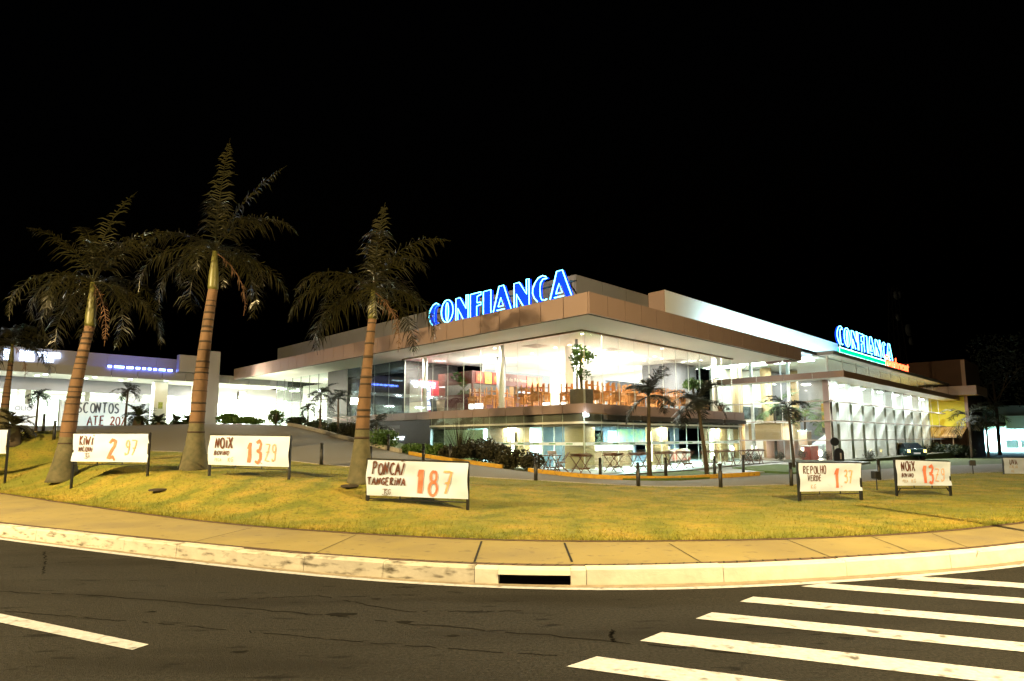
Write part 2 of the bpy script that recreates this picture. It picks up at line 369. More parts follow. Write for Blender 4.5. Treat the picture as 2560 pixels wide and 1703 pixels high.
def kerb_piece(P, prof, mb):
    T = np.gradient(P, axis=0); T /= np.linalg.norm(T, axis=1)[:, None]; N = np.stack([-T[:, 1], T[:, 0]], 1); k = len(prof); b = len(mb.v)
    for p, nn in zip(P, N):
        for o_, z_ in prof: mb.v.append((float(p[0] + nn[0] * o_), float(p[1] + nn[1] * o_), z_))
    for i in range(len(P) - 1):
        for j in range(k): mb.f.append((b + i * k + j, b + i * k + (j + 1) % k, b + (i + 1) * k + (j + 1) % k, b + (i + 1) * k + j)); mb.mi.append(mb.m)
    mb.f.append(tuple(b + j for j in range(k - 1, -1, -1))); mb.mi.append(mb.m); mb.f.append(tuple(b + (len(P) - 1) * k + j for j in range(k))); mb.mi.append(mb.m)
_s = np.r_[0, np.cumsum(np.linalg.norm(np.diff(KB, axis=0), axis=1))]
def kb_at(s): return np.stack([np.interp(s, _s, KB[:, 0]), np.interp(s, _s, KB[:, 1])], -1)
def s_of(u, v): p = onz(u, v, 0)[:2]; return _s[np.argmin(np.linalg.norm(KB - p, axis=1))]
sd0, sd1 = s_of(1214, 1467) , s_of(1401, 1470)
prof = [(0, -.1), (.015, .165), (.03, .185), (.15, .187), (.15, -.1)]
prof_lintel = [(0.0, .115), (.015, .165), (.03, .185), (.15, .187), (.15, .115)]
mb = MB(); s = .0
stops = [sd0 - .28, sd0, sd1, sd1 + .18]
cuts = [stops[0] - 1.15 * k for k in range(30) if stops[0] - 1.15 * k > 0][::-1] + stops[1:] + [stops[3] + 1.6 * k for k in range(1, 30) if stops[3] + 1.6 * k < _s[-1]]
for a, b in zip(cuts[:-1], cuts[1:]):
    if abs(a - sd0) < 1e-6: pr = prof_lintel; g = 0
    else: pr = prof; g = .004
    mb.m = 1 if a >= stops[0] - .01 else 0
    j = rnd(-.006, .006); kerb_piece(kb_at(np.linspace(a + g, b - g, 7)), [(o_ + j * .6, z_ + (j if z_ > .1 else 0)) for o_, z_ in pr], mb)
structure(mb.build('kerb', [M['kerb'], M['kerb_white']]))
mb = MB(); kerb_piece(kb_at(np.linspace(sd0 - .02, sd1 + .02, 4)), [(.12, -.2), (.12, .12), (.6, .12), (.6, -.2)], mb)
structure(mb.build('storm_drain_shade_block', M['black_hole']))  # solid black block stands in for the shade inside the inlet
strip(offset(KB, .15), offset(KB, .27), 1, 'brick_edging', M['brick'], z=.184)
mb = MB()
for a in np.arange(2, _s[-1] - 2, .17):
    p = kb_at(a); q = kb_at(a + .02); t = (q - p) / np.linalg.norm(q - p); nn = np.array([-t[1], t[0]])
    A_ = p + nn * .16; Bq = p + nn * .262 + t * .05
    mb.quad((*A_, .187), (*(A_ + t * .02), .187), (*(Bq + t * .02), .187), (*Bq, .187))
structure(mb.build('brick_joint_lines', M['black_hole']))
KI = offset(KB, .27)
EDGE = resample(INN, 160)
IN2 = smooth(resample(INN, 200), 4)
strip(KI, IN2, 6, 'sidewalk', M['concrete'], z=.18)
strip(offset(IN2, -.07), offset(IN2, .03), 1, 'brick_border', M['brick'], z=.186)
mb = MB()
for (u0, v0, u1, v1, w_) in ((1186, 1405, 1204, 1353, .014), (1430, 1405, 1411, 1357, .014), (1760, 1410, 1672, 1358, .006), (2090, 1398, 1968, 1349, .006), (2300, 1388, 2180, 1342, .006), (780, 1386, 890, 1337, .006), (470, 1358, 630, 1319, .006), (2450, 1380, 2330, 1334, .006)):
    a = onz(u0, v0, .184); b = onz(u1, v1, .184); d = (b - a)[:2]; d /= np.linalg.norm(d); nn = np.array([-d[1], d[0], 0]) * w_
    mb.quad(a - nn, a + nn, b + nn, b - nn)
structure(mb.build('pavement_joint', M['black_hole']))
# crossing stripes and lane dash
ST = [((1416, 1666), (1492, 1641), 0, 0), ((1600, 1602), (1655, 1580), (2534, 1678), (2515, 1703)), ((1739, 1546.5), (1780, 1531), 0, 0), ((1850, 1504), (1883, 1491.6), 0, 0), ((2002, 1466), (2060, 1458), 0, 0), ((2240, 1448), (2290, 1440), 0, 0)]
b0 = onz(1600, 1602, 0); b1 = onz(1655, 1580, 0); b2 = onz(2534, 1678, 0); dvec = (b2 - b1)[:2]
for i, (a, b, c, d) in enumerate(ST):
    p, q = onz(*a, .004), onz(*b, .004); L_ = 1.05 if i < 3 else 1.35
    e = q[:2] + dvec * L_; f = p[:2] + dvec * L_
    mb = MB(); K_ = 14
    for k in range(K_):
        t0, t1 = k / K_, (k + 1) / K_; z = .004 + .0001 * i
        P_ = [p[:2] * (1 - t0) + f * t0, p[:2] * (1 - t1) + f * t1, q[:2] * (1 - t1) + e * t1, q[:2] * (1 - t0) + e * t0]
        mb.quad(*[(x, y, z) for x, y in P_])
    structure(mb.build('crossing_stripe', M['paint']))
P_ = [onz(u, v, .004) for u, v in ((0, 1534), (372, 1611), (330, 1625), (0, 1556))]
e0 = P_[0] + (P_[0] - P_[1]) * .5; e1 = P_[3] + (P_[3] - P_[2]) * .5
structure(MB().quad(e0, P_[1], P_[2], e1).build('lane_dash', M['paint']))
# cracks, seams and stains in the asphalt
def road_mark(px, w, name, m='tar'):
    P = smooth(resample([onz(u, v, 0)[:2] for u, v in px], 60), 2); P = P + np.random.default_rng(len(px) + int(px[0][1])).normal(0, .012, P.shape)
    a = offset(P, w / 2); b = offset(P, -w / 2); mb = MB(); rr = random.Random(int(px[0][0]))
    for i in range(len(P) - 1):
        if rr.random() < .82: mb.quad((*a[i], .003), (*b[i], .003), (*b[i + 1], .003), (*a[i + 1], .003))
    structure(mb.build(name, M[m]))
M['tar'] = mat('tar_seam', (.0135, .0133, .013), 1, (.009, .009, .009), 8, .5, spec=.02)
road_mark([(-60, 1478), (260, 1490), (520, 1512), (900, 1548), (1400, 1592), (1900, 1640)], .018, 'road_crack')
road_mark([(0, 1528), (420, 1562), (900, 1606), (1380, 1640)], .013, 'road_crack')
road_mark([(560, 1500), (800, 1490), (1010, 1530), (1320, 1528)], .015, 'road_crack')
road_mark([(110, 1378), (112, 1400), (108, 1436)], .02, 'road_crack')
road_mark([(1532, 1576), (1526, 1592), (1536, 1606)], .02, 'road_crack')
mb = MB(); rr = random.Random(5)
for u, v, q in ((850, 1537, .13), (1010, 1556, .07), (1130, 1590, .05), (600, 1630, .06), (940, 1498, .04), (380, 1530, .04)):
    c = onz(u, v, 0); P = [(c[0] + q * rr.uniform(.7, 1.5) * math.cos(a), c[1] + q * rr.uniform(.3, .6) * math.sin(a), .0025) for a in np.linspace(0, 2 * PI, 15)[:-1]]; mb.add(P, [tuple(range(14))])
structure(mb.build('road_stain', M['tar']))
# lawn / driveway / far ground strips share their edges
NR = [ony(*p)[:2] for p in NEAR_PX]; NR = smooth(resample([(-38, 40)] + NR + [(30, 26), (42, 20)], 220), 14)
FR = [ony(*p)[:2] for p in FAR_PX]; FR = smooth(resample([(-60, 44), (-30, 44), (-20, 41.5)] + FR + [(50, 34), (70, 30)], 240), 6)
IN220 = resample(IN2, 220)
lawn = strip(IN220, NR, 30, 'lawn', M['lawn'])
NR240 = resample(NR, 240)
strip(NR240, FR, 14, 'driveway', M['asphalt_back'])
BK = resample([(-70, 60), (-60, 130), (0, 150), (100, 140), (120, 40)], 240)
strip(FR, BK, 60, 'ground', M['ground'], dz=-.01)
def kerb_run(P, name, m, w=.16, hgt=.15, seg=1.2, gap=.012, base=-.1):
    P = np.asarray(P)[:, :2]; ss = np.r_[0, np.cumsum(np.linalg.norm(np.diff(P, axis=0), axis=1))]; mb = MB()
    for a in np.arange(0, ss[-1] - .1, seg):
        b = min(a + seg - gap, ss[-1]); t = np.linspace(a, b, 3)
        Q = np.stack([np.interp(t, ss, P[:, 0]), np.interp(t, ss, P[:, 1])], 1); z = hs(Q)
        T = Q[-1] - Q[0]; T = T / np.linalg.norm(T); N = np.array([-T[1], T[0]]); bq = len(mb.v)
        for q, zz in zip(Q, z):
            for o_, z_ in ((0, base), (.012, hgt), (w - .012, hgt), (w, base)): mb.v.append((q[0] + N[0] * o_, q[1] + N[1] * o_, zz + z_))
        for i in range(2):
            for j in range(4): mb.f.append((bq + i * 4 + j, bq + i * 4 + (j + 1) % 4, bq + i * 4 + 4 + (j + 1) % 4, bq + i * 4 + 4 + j))
        mb.f.append((bq + 3, bq + 2, bq + 1, bq)); mb.f.append((bq + 8, bq + 9, bq + 10, bq + 11))
    mb.mi = [0] * len(mb.f); return structure(mb.build(name, m))
def run_between(P, pa, pb):
    i = int(np.argmin(np.linalg.norm(P - np.array(pa), axis=1))); j = int(np.argmin(np.linalg.norm(P - np.array(pb), axis=1))); return P[i:j + 1]
FX = lambda u: ony(*min(FAR_PX, key=lambda p: abs(p[0] - u)))[:2]
kerb_run(run_between(FR, FX(722), ony(985, 1130, 27.8)[:2]), 'pale_kerb', M['pale_kerb'], hgt=.17, w=.2)
kerb_run(run_between(FR, ony(1010, 1135, 27.5)[:2], ony(1268, 1173, 25.2)[:2]), 'yellow_kerb', M['yellow_kerb'])
kerb_run(run_between(FR, ony(1312, 1178, 24.9)[:2], ony(1904, 1189, 24.5)[:2]), 'yellow_kerb', M['yellow_kerb'])
kerb_run(run_between(FR, ony(1985, 1184, 27)[:2], ony(2130, 1177, 30.5)[:2]), 'pale_kerb', M['pale_kerb'])
kerb_run(NR[8:200], 'lawn_edge_kerb', M['pale_kerb'], w=.08, hgt=.015)
# paved apron, terrace and grass islands in front of the cafe
def zpoly(px, z): return [tuple(onz(u, v, z)[:2]) for u, v in px]
def slab(poly, z0, z1, name, m): return structure(MB().prism(poly, z0, z1).build(name, m))
fedge = [tuple(p) for p in offset(run_between(FR, ony(1312, 1178, 24.9)[:2], ony(1900, 1189, 24.5)[:2]), .17)]
slab([tuple(p) for p in fedge[::6]] + [B(25, -2.5), B(25, 1), B(22, 4), B(6, 4), B(2.5, 4)], -.3, .13, 'paving', M['paving'])
terr = zpoly([(1330, 1186), (1395, 1190), (1490, 1190.5), (1731, 1174)], .2)
slab(terr + [B(14.6, 1.1), B(20.5, 1.1), B(20.5, 4.2), B(2.6, 4.2)], .0, .2, 'terrace', M['paving'])
structure(MB().prism(terr[1:] + [(terr[-1][0] + .02, terr[-1][1] - .05), (terr[2][0], terr[2][1] - .06), (terr[1][0], terr[1][1] - .06)], .05, .19).build('terrace_edge', M['stone_dark']))
isl = zpoly([(1480, 1192.5), (1592, 1197.5), (1700, 1196), (1800, 1192), (1850, 1188.5), (1731, 1175.5)], .16)
slab(isl, .0, .16, 'grass_island', M['green_lawn'])
isl = zpoly([(1830, 1168.5), (1945, 1160.5), (2095, 1166), (2075, 1176), (1985, 1181), (1900, 1176)], .18)
slab(isl, .0, .18, 'grass_island', M['green_lawn'])
bed = [B(20.6, .9), B(24.5, -1.2), B(58, -1.2), B(58, -.05), B(25.9, -.05), B(25.9, 3), B(20.6, 3)]
slab(bed, -.6, .14, 'planting_bed', M['bed'])

# grass blades over the lawn (one uncountable mass)
rng = np.random.default_rng(3); NB = 90000
jj = rng.integers(0, 219, NB); tt = rng.random(NB) ** 1.25; ss_ = rng.random(NB)[:, None]
ea = IN220[jj] * (1 - ss_) + IN220[jj + 1] * ss_; eb = NR[jj] * (1 - ss_) + NR[jj + 1] * ss_
pp = ea * (1 - tt[:, None]) + eb * tt[:, None]
vis = (np.abs(pp[:, 0]) < pp[:, 1] * .95 + 2); pp = pp[vis]; NB = len(pp)
zz = np.concatenate([hs(pp[i:i + 20000]) for i in range(0, NB, 20000)])
NE = 26000; je = rng.integers(5, 214, NE); te = rng.random(NE)[:, None]; bo = np.abs(rng.normal(0, .45, NE)) * (rng.random(NE) < .6) - .05 * rng.random(NE)
Tn = IN220[je + 1] - IN220[je]; Tn /= np.linalg.norm(Tn, axis=1)[:, None]; pe = IN220[je] * (1 - te) + IN220[je + 1] * te + np.stack([-Tn[:, 1], Tn[:, 0]], 1) * (bo + .06)[:, None]
pp = np.r_[pp, pe]; zz = np.r_[zz, np.concatenate([hs(pe[i:i + 20000]) for i in range(0, NE, 20000)])]; NB = len(pp)
an = rng.random(NB) * 2 * PI; wv = np.stack([np.cos(an), np.sin(an)], 1) * .006; ln = rng.normal(0, .03, (NB, 2)); hh = rng.uniform(.02, .06, NB); hh[-NE:] *= rng.uniform(.7, 1.7, NE)
V = np.zeros((NB, 3, 3)); V[:, 0, :2] = pp - wv; V[:, 1, :2] = pp + wv; V[:, 2, :2] = pp + ln; V[:, :2, 2] = zz[:, None] - .005; V[:, 2, 2] = zz + hh
me = bpy.data.meshes.new('grass'); me.vertices.add(NB * 3); me.vertices.foreach_set('co', V.ravel()); me.loops.add(NB * 3); me.loops.foreach_set('vertex_index', np.arange(NB * 3, dtype=np.int32))
me.polygons.add(NB); me.polygons.foreach_set('loop_start', np.arange(0, NB * 3, 3, dtype=np.int32)); me.polygons.foreach_set('loop_total', np.full(NB, 3, dtype=np.int32)); me.update(calc_edges=True)
me.materials.append(M['lawn']); go = bpy.data.objects.new('grass', me); C.objects.link(go)
tag(go, 'short yellow green grass blades covering the sloping lawn', 'grass', kind='stuff')


# ------------------------------------------------------------------ street lamps (sodium) beyond the edges of the photo
SOD = (1.0, .72, .31)
def street_lamp(x, y, z, ang, label, power, H_=8.5, col=None):
    col = col or SOD
    t = thing('street_lamp', label, 'street lamp', (x, y, z), ang, 'sodium street lamps along the road')
    MB().lathe([(.16, 0), (.16, .25), (.09, .3), (.055, H_)], 12).build('pole', M['steel'], t, True)
    MB().tube([(0, 0, H_ - .1), (.5, 0, H_ + .25), (1.4, 0, H_ + .4), (2.0, 0, H_ + .42)], .035).build('arm', M['steel'], t, True)
    hd = MB().tube([(1.8, 0, H_ + .42), (2.0, 0, H_ + .45), (2.4, 0, H_ + .47), (2.65, 0, H_ + .43)], [.05, .13, .15, .06], 12).build('lamp_head', M['steel'], t, True)
    MB().box(2.02, 2.5, -.09, .09, H_ + .26, H_ + .30).build('lens', glow('sodium_lens', col, 20), t)
    pt = bpy.data.lights.new('lamp_light', 'POINT'); pt.energy = power; pt.color = col; pt.shadow_soft_size = .14; po = bpy.data.objects.new('lamp_light', pt); C.objects.link(po); po.location = (2.26, 0, H_ + .1); po.parent = t
    return t
street_lamp(-19.6, 4.6, 0, math.radians(0), 'sodium street lamp on the left roadside lighting the lawn with palms', 13500, 9.0)
street_lamp(10.6, 3.0, 0, math.radians(180), 'sodium street lamp on the right near the crossing', 8000, 9.0)
street_lamp(-3, -13, 0, math.radians(75), 'taller whiter street lamp across the road behind the viewpoint', 1500, 13.0, (1, .74, .46))

t = thing('utility_pole', 'plain round steel pole on the pavement just past the right edge', 'pole', (8.1, 8.95, .18))
MB().lathe([(.10, -.2), (.10, .2), (.075, .25), (.06, 4.1)], 14).build('pole', M['steel'], t, True)
MB().lathe([(.075, 4.1), (.02, 4.16)], 14).build('pole_cap', M['black'], t, True)

# ------------------------------------------------------------------ supermarket building (frame: x = r, y = l)
def site(name, label, cat, r=0, l=0, z=0, rz=0, group=None):
    x, y = B(r, l); return thing(name, label, cat, (x, y, z), TH + rz, group)
SB = site('supermarket_building', 'large two storey supermarket with wide flat canopy over a glazed corner cafe', 'supermarket')
ZC0, ZC1, ZS = 6.42, 7.27, 6.58
def panels(name, segs, m, parent, th=.06, gap=.034, step=1.22):
    """rows of cladding panels: segs = (axis, fixed, from, to, z0, z1, outward sign)"""
    mb = MB()
    for ax, fx, a, b, z0, z1, sg in segs:
        n = max(1, round((b - a) / step)); w = (b - a) / n
        for i in range(n):
            p, q = a + i * w + gap / 2, a + (i + 1) * w - gap / 2; f0, f1 = sorted((fx, fx + sg * th))
            if ax == 'r': mb.box(p, q, f0, f1, z0, z1)
            else: mb.box(f0, f1, p, q, z0, z1)
    return mb.build(name, m, parent)
fas = panels('canopy_fascia', [('r', 0, 0, 21.4, ZC0, ZC1, 1), ('l', 0, .06, 36, ZC0, ZC1, 1), ('l', 21.4, .06, 2.3, ZC0, ZC1, -1)], M['panel'], SB)
MB().box(.07, 21.3, .07, .3, ZC0 + .03, ZC1 - .02).box(.07, .3, .3, 35.9, ZC0 + .03, ZC1 - .02).build('fascia_backing', M['panel_gap'], SB)
MB().prism([(.3, .3), (21.3, .3), (21.3, 16), (20, 17), (8.2, 17), (8.2, 36), (.3, 36)], ZS, ZS + .08).build('soffit', M['ceiling'], SB)
MB().box(.3, 21.3, .3, 3.4, ZC1 - .1, ZC1 - .03).box(.3, 3.4, 3.4, 36, ZC1 - .1, ZC1 - .03).build('canopy_roof', M['grey_wall'], SB)
MB().box(3.2, 18.2, 2.95, 3.07, ZS - .07, ZS).box(3.2, 3.32, 3.07, 17.2, ZS - .07, ZS).build('glass_track', M['beige_dark'], SB)
panels('roof_parapet', [('l', 3.5, 3.56, 36, ZC1 - .03, 9.3, 1), ('r', 3.5, 3.5, 9.6, ZC1 - .03, 9.3, 1)], M['grey_wall'], SB, step=2.4)
panels('parapet_end', [('l', 9.6, 2.5, 3.5, ZC1 - .03, 9.42, 1)], M['panel'], SB, step=1.2)
panels('white_roof_wall', [('r', 2.5, 9.66, 36.6, ZC1 - .03, 9.44, 1), ('l', 36.6, 2.56, 6, ZC1, 9.44, -1)], M['white'], SB, step=5.4, gap=.006)
MB().box(9.7, 36.4, 2.6, 3.2, 9.3, 9.4).box(3.6, 9.6, 3.6, 4.2, 9.2, 9.25).build('parapet_cap', M['grey_wall'], SB)
# cafe upper floor
panels('slab_fascia', [('r', 2.95, 3.35, 19.4, 2.8, 3.23, 1), ('l', 3.35, 3.01, 26, 2.8, 3.23, 1), ('l', 19.4, 3.01, 5, 2.8, 3.23, -1)], M['panel'], SB, step=1.3)
MB().prism([(3.42, 3.02), (19.3, 3.02), (19.3, 16), (3.42, 26)], 2.86, 3.21).build('floor_slab', M['tile'], SB)
def glazing(name, segs, parent, m, step=1.35, jm=None, jw=.006):
    g = MB(); j = g
    for ax, fx, a, b, z0, z1 in segs:
        n = max(1, round((b - a) / step)); w = (b - a) / n
        g.m = 0
        if ax == 'r': g.box(a, b, fx, fx + .012, z0, z1)
        else: g.box(fx, fx + .012, a, b, z0, z1)
        g.m = 1
        for i in range(n + 1):
            p = a + i * w
            if ax == 'r': j.box(p - jw / 2, p + jw / 2, fx - .004, fx + .016, z0, z1)
            else: j.box(fx - .004, fx + .016, p - jw / 2, p + jw / 2, z0, z1)
    return g.build(name, [m, jm or M['joint']], parent)
glazing('upper_glazing', [('r', 3.06, 3.5, 18.1, 3.24, ZS - .07), ('l', 3.46, 3.1, 17.2, 3.24, ZS - .07)], SB, M['glass'])
MB().lathe([(.14, 3.22), (.14, ZS)], 16, (3.95, 15.8, 0)).build('column', M['white'], SB, True)
MB().lathe([(.14, 3.22), (.14, ZS)], 16, (3.95, 9.0, 0)).build('column', M['white'], SB, True)
MB().lathe([(.15, 3.22), (.15, ZS)], 16, (16.9, 3.6, 0)).build('column', M['white'], SB, True)
MB().box(6.6, 7.15, 6.3, 6.85, 3.22, ZS).build('column', M['ceiling'], SB)
MB().lathe([(.07, 3.22), (.07, ZS)], 10, (5.2, 4.9, 0)).build('column', M['steel'], SB, True)
MB().lathe([(.3, 3.22), (.3, ZS)], 16, (7.2, 12.5, 0)).build('column', M['grey_wall'], SB, True)
# interior walls of the cafe
MB().box(8.6, 20, 15.6, 15.8, 3.22, ZS).build('back_wall', M['ceiling'], SB)
MB().box(8.6, 15, 15.45, 15.58, 4.6, 6.2).build('light_panel', glow('mall_light_panel', (1, .98, .93), .5), SB)
_q0, _q1 = on_l(1517, 950, 9.6), on_l(1604, 945, 9.6); MB().box(_q0[0], _q1[0], 9.6, 9.75, 3.22, _q0[2]).build('partition', M['slate'], SB)
MB().box(9.0, 11.5, 13.2, 13.6, 3.22, 5.0).build('shelf_unit', M['beige_dark'], SB); MB().box(5.0, 7.4, 16.6, 17, 3.22, 4.9).build('shelf_unit', M['wine'], SB)
MB().box(17.2, 17.4, 6.5, 9, 3.22, ZS).box(17.4, 20, 6.5, 6.7, 3.22, ZS).build('partition', M['grey_wall'], SB)
MB().box(4.6, 8.6, 17.2, 17.4, 3.22, 5.4).build('red_partition', M['red_wall'], SB)
MB().box(5.1, 8.4, 18.5, 18.8, 3.22, ZS).build('bronze_partition', M['bronze'], SB)
dr = MB().box(5.7, 6.65, 17.08, 17.18, 3.22, 5.1).build('door', M['board_white'], SB)
MB().box(5.62, 5.7, 17.05, 17.19, 3.22, 5.18).box(6.65, 6.73, 17.05, 17.19, 3.22, 5.18).box(5.7, 6.65, 17.05, 17.19, 5.1, 5.18).build('door_frame', M['grey_wall'], dr)
MB().box(5.75, 5.95, 17.05, 17.075, 3.25, 5.05).build('door_glass', M['car_glass'], dr)
MB().bar((6.52, 17.05, 4.2), (6.58, 17.05, 4.2), .03).build('handle', M['steel'], dr)
# dark glazed stretch of the left front
MB().box(3.75, 8, 17.6, 17.75, 3.22, ZS).box(7.6, 7.8, 17.8, 29, 2.0, ZS).build('dark_inner_wall', M['dark_wall'], SB)
glazing('dark_glazing', [('l', 3.46, 17.25, 24.2, 3.24, ZS - .02)], SB, M['glass_dark'], step=1.7)
MB().box(3.46, 3.8, 24.2, 27, 2.2, ZS).build('grey_pier', M['dark_wall'], SB)
glazing('stair_glazing', [('l', 3.46, 27, 35.8, 2.6, ZS - .02)], SB, M['glass'], step=1.45, jm=M['black'], jw=.06)
MB().box(3.44, 3.5, 27, 35.8, 4.55, 4.63).box(3.44, 3.5, 27, 35.8, 3.3, 3.36).build('glazing_rail', M['black'], SB)
MB().box(7.8, 8, 29, 40, 2.4, ZS).build('stair_wall', M['white'], SB)
for k in range(9):  # glowing strips stand in for reflections in the dark glass
    MB().box(6.9 - .1 * (k % 3), 7.5, 18.3 + .62 * k, 18.62 + .62 * k + .1 * (k % 2), 5.9 - .42 * (k % 4), 5.94 - .42 * (k % 4)).build('glow_strip', M['strip_glow'], SB)
MB().box(3.5, 8.2, 17.75, 36, 2.3, 2.5).build('floor_slab', M['grey_wall'], SB)
# lower storey
MB().prism([(3.42, 3.05), (19.3, 3.05), (19.3, 12), (3.42, 14.6)], 2.32, 2.42).build('lower_ceiling', M['white'], SB)
MB().box(3.55, 19.2, 3.25, 3.4, 2.2, 2.8).box(3.55, 3.7, 3.4, 14.6, 2.2, 2.8).build('bulkhead', M['panel'], SB)
MB().prism([(3.3, 3.0), (20.4, 3.0), (20.4, 12), (3.3, 14.8)], .12, .215).build('lower_floor', M['paving'], SB)
glazing('lower_glazing', [('r', 3.12, 3.5, 18.9, .22, 2.8), ('l', 3.48, 3.15, 14.5, .22, 2.8)], SB, M['glass_green'], step=1.25, jm=M['joint'], jw=.02)
fb = MB().box(3.55, 18.9, 3.10, 3.112, 1.33, 1.47).box(3.46, 3.472, 3.2, 10, 1.33, 1.47).build('frosted_band', M['frost'], SB)
for k in range(11):
    c = 4.4 + 1.4 * k; MB().prism([(c - .22, 3.094), (c + .22, 3.094), (c + .2, 3.098), (c - .2, 3.098)], 1.375, 1.425).build('green_mark', M['green_mark'], fb)
for k in range(6):
    c = 4 + 1.05 * k; MB().prism([(3.454, c - .2), (3.458, c - .2), (3.458, c + .2), (3.454, c + .2)], 1.375, 1.425).build('green_mark', M['green_mark'], fb)
pil = lambda nm, m, *b: MB().box(*b).build(nm, m, SB)
MB().prism([(3.95, 3.6), (4.85, 3.6), (4.85, 3.95), (4.3, 3.95), (4.3, 4.7), (3.95, 4.7)], .2, 2.3).build('stone_pillar', M['beige'], SB)
pil('stone_pillar', M['beige_dark'], 4.0, 4.5, 9.0, 10.2, .2, 2.3)
pil('stone_pillar', M['beige'], 4.0, 4.5, 7.5, 8.98, .2, 2.3)
pil('stone_pillar', M['beige'], 9.9, 11.4, 3.65, 4.1, .2, 2.3)
pil('stone_pillar', M['beige_dark'], 15.9, 17.1, 3.7, 4.1, .2, 2.3)
pil('stone_pillar', M['beige'], 17.15, 18.3, 3.6, 4.1, .2, 2.3)
for b in ((3.95, 3.985, 8.1, 8.3, .6, 1.95), (9.55, 9.72, 3.6, 3.7, .45, 2.0), (16.2, 16.5, 3.62, 3.69, .4, 2.0)):
    MB().box(*b).build('niche_lamp', M['lamp_niche'], SB)
for b in ((3.95, 3.99, 8.02, 8.38, .55, 2.0), (9.5, 9.85, 3.71, 3.75, .4, 2.05), (16.1, 16.6, 3.695, 3.73, .35, 2.05)):
    MB().box(*b).build('niche_frame', M['stone_dark'], SB)
MB().box(6.3, 19, 7.4, 7.55, .2, 2.32).build('lower_back_wall', M['slate'], SB)
MB().box(6.2, 6.35, 7.55, 14.4, .2, 2.32).build('lower_side_wall', M['board_white'], SB)
for k in range(8): MB().box(6.6 + k * 1.45, 7.6 + k * 1.45, 7.34, 7.395, .6, 2.1).build('inner_window', M['glass_dark'] if k % 3 else M['board_white'], SB)
MB().box(5.1, 9.3, 4.6, 5.2, .2, 1.02).build('counter', M['beige_dark'], SB); MB().box(11.7, 15.4, 4.6, 5.2, .2, 1.0).build('counter', M['beige_dark'], SB)
MB().box(5.05, 9.35, 4.55, 5.25, 1.02, 1.28).build('counter_top', M['white'], SB); MB().box(11.65, 13.0, 4.55, 5.25, 1.0, 1.2).build('counter_top', M['white'], SB)
wn = MB().box(5.5, 5.6, 5.0, 7.6, .2, 2.3).build('blue_window_wall', M['slate_blue'], SB)
for l in (5.0, 5.85, 6.7, 7.55): MB().box(5.44, 5.5, l - .03, l + .03, .2, 2.3).build('mullion', M['mullion'], wn)
MB().box(5.3, 5.5, 4.95, 5.55, 1.0, 1.25).build('white_notice', M['white'], SB)
MB().box(3.72, 3.76, 10.25, 13.6, .25, 2.15).build('white_blind', M['blind'], SB)
MB().box(11.8, 15.2, 7.25, 7.34, 1.25, 2.2).build('wall_mural', mat('mural', (.35, .40, .10), .6, (.10, .22, .26), 2.5, .4), SB)
MB().box(13.0, 15.3, 4.5, 4.58, .35, .95).build('counter_picture', mat('counter_picture', (.45, .10, .08), .6, (.35, .36, .33), 1.6, .2), SB)
for k in range(5):
    a = MB().box(4.6 + k * 2.9, 7.38 + k * 2.9, 2.66, 2.86, 2.5, 2.72).build('awning_roll', M['stone_dark'], SB)
    MB().box(4.6 + k * 2.9, 7.38 + k * 2.9, 2.70, 2.9, 2.74, 2.79).build('awning_cassette', M['panel'], a)
    MB().bar((7.44 + k * 2.9, 2.75, 2.45), (7.44 + k * 2.9, 2.75, 2.76), .06).build('bracket', M['white'], a)
MB().bar((3.1, 2.7, 2.77), (4.6, 2.7, 2.77), .05).build('awning_arm', M['beige_dark'], SB)
MB().box(3.2, 3.34, 2.75, 2.94, 2.62, 2.8).build('corner_floodlight', M['lamp_cool'], SB)
# wall of the basement passage at the left end of the lower glass
MB().box(3.5, 3.7, 14.6, 26, .8, 2.78).build('lower_wall', M['dark_wall'], SB)
for k in range(2): MB().box(3.44, 3.49, 17.2 + .1 * k, 18.6, 1.75 - .14 * k, 1.79 - .14 * k).build('glow_strip', M['strip_glow'], SB)
# ceiling fittings
DL = [(1456, 835), (1388, 869), (1424, 863), (1499, 882), (1497, 892), (1580, 882), (1655, 872), (1637, 892), (1610, 902), (1655, 897), (1707, 906), (1729, 904), (1752, 901), (1668, 910), (1688, 908),
      (1742, 923), (1761, 921), (1783, 919), (1237, 871), (1065, 899), (1022, 906), (1825, 914), (1330, 884), (1300, 900)]
IB = lambda p: (float((np.array(p[:2]) - [KX, KY]) @ Rv), float((np.array(p[:2]) - [KX, KY]) @ Lv))
for u, v in DL:
    r, l = IB(onz(u, v, ZS - .01)); d = MB().lathe([(.085, ZS - .012), (.085, ZS - .006)], 12, (r, l, 0)).build('downlight', M['lamp_warm'], SB)
    MB().lathe([(.115, ZS - .008), (.115, ZS - .001)], 12, (r, l, 0)).build('trim_ring', M['white'], d)
for u, v in ((1339, 865), (1522, 874), (1691, 901)):
    r, l = IB(onz(u, v, ZS)); mb = MB()
    for k in range(4): w = .55 - .13 * k; mb.box(r - w, r + w, l - w, l + w, ZS - .012 - .01 * k, ZS - .002 - .008 * k)
    mb.build('air_diffuser', M['ledge'], SB)
for r, l, p in ((7, 6, 560), (12, 6.5, 560), (16.5, 5, 300), (11, 11, 420), (6, 12, 200), (5, 15.8, 250), (17, 12, 700)):
    area('ceiling_light', SB, (r, l, ZS - .1), .9, p, (1, .94, .84))
for r, l, p in ((12.2, 8.8, 230), (7.4, 14, 110), (17.8, 8.2, 110)): area('added_uplight', SB, (r, l, 5.25), .8, p, (1, .95, .85), (PI, 0, 0))  # added bare uplights, only there to brighten the ceiling
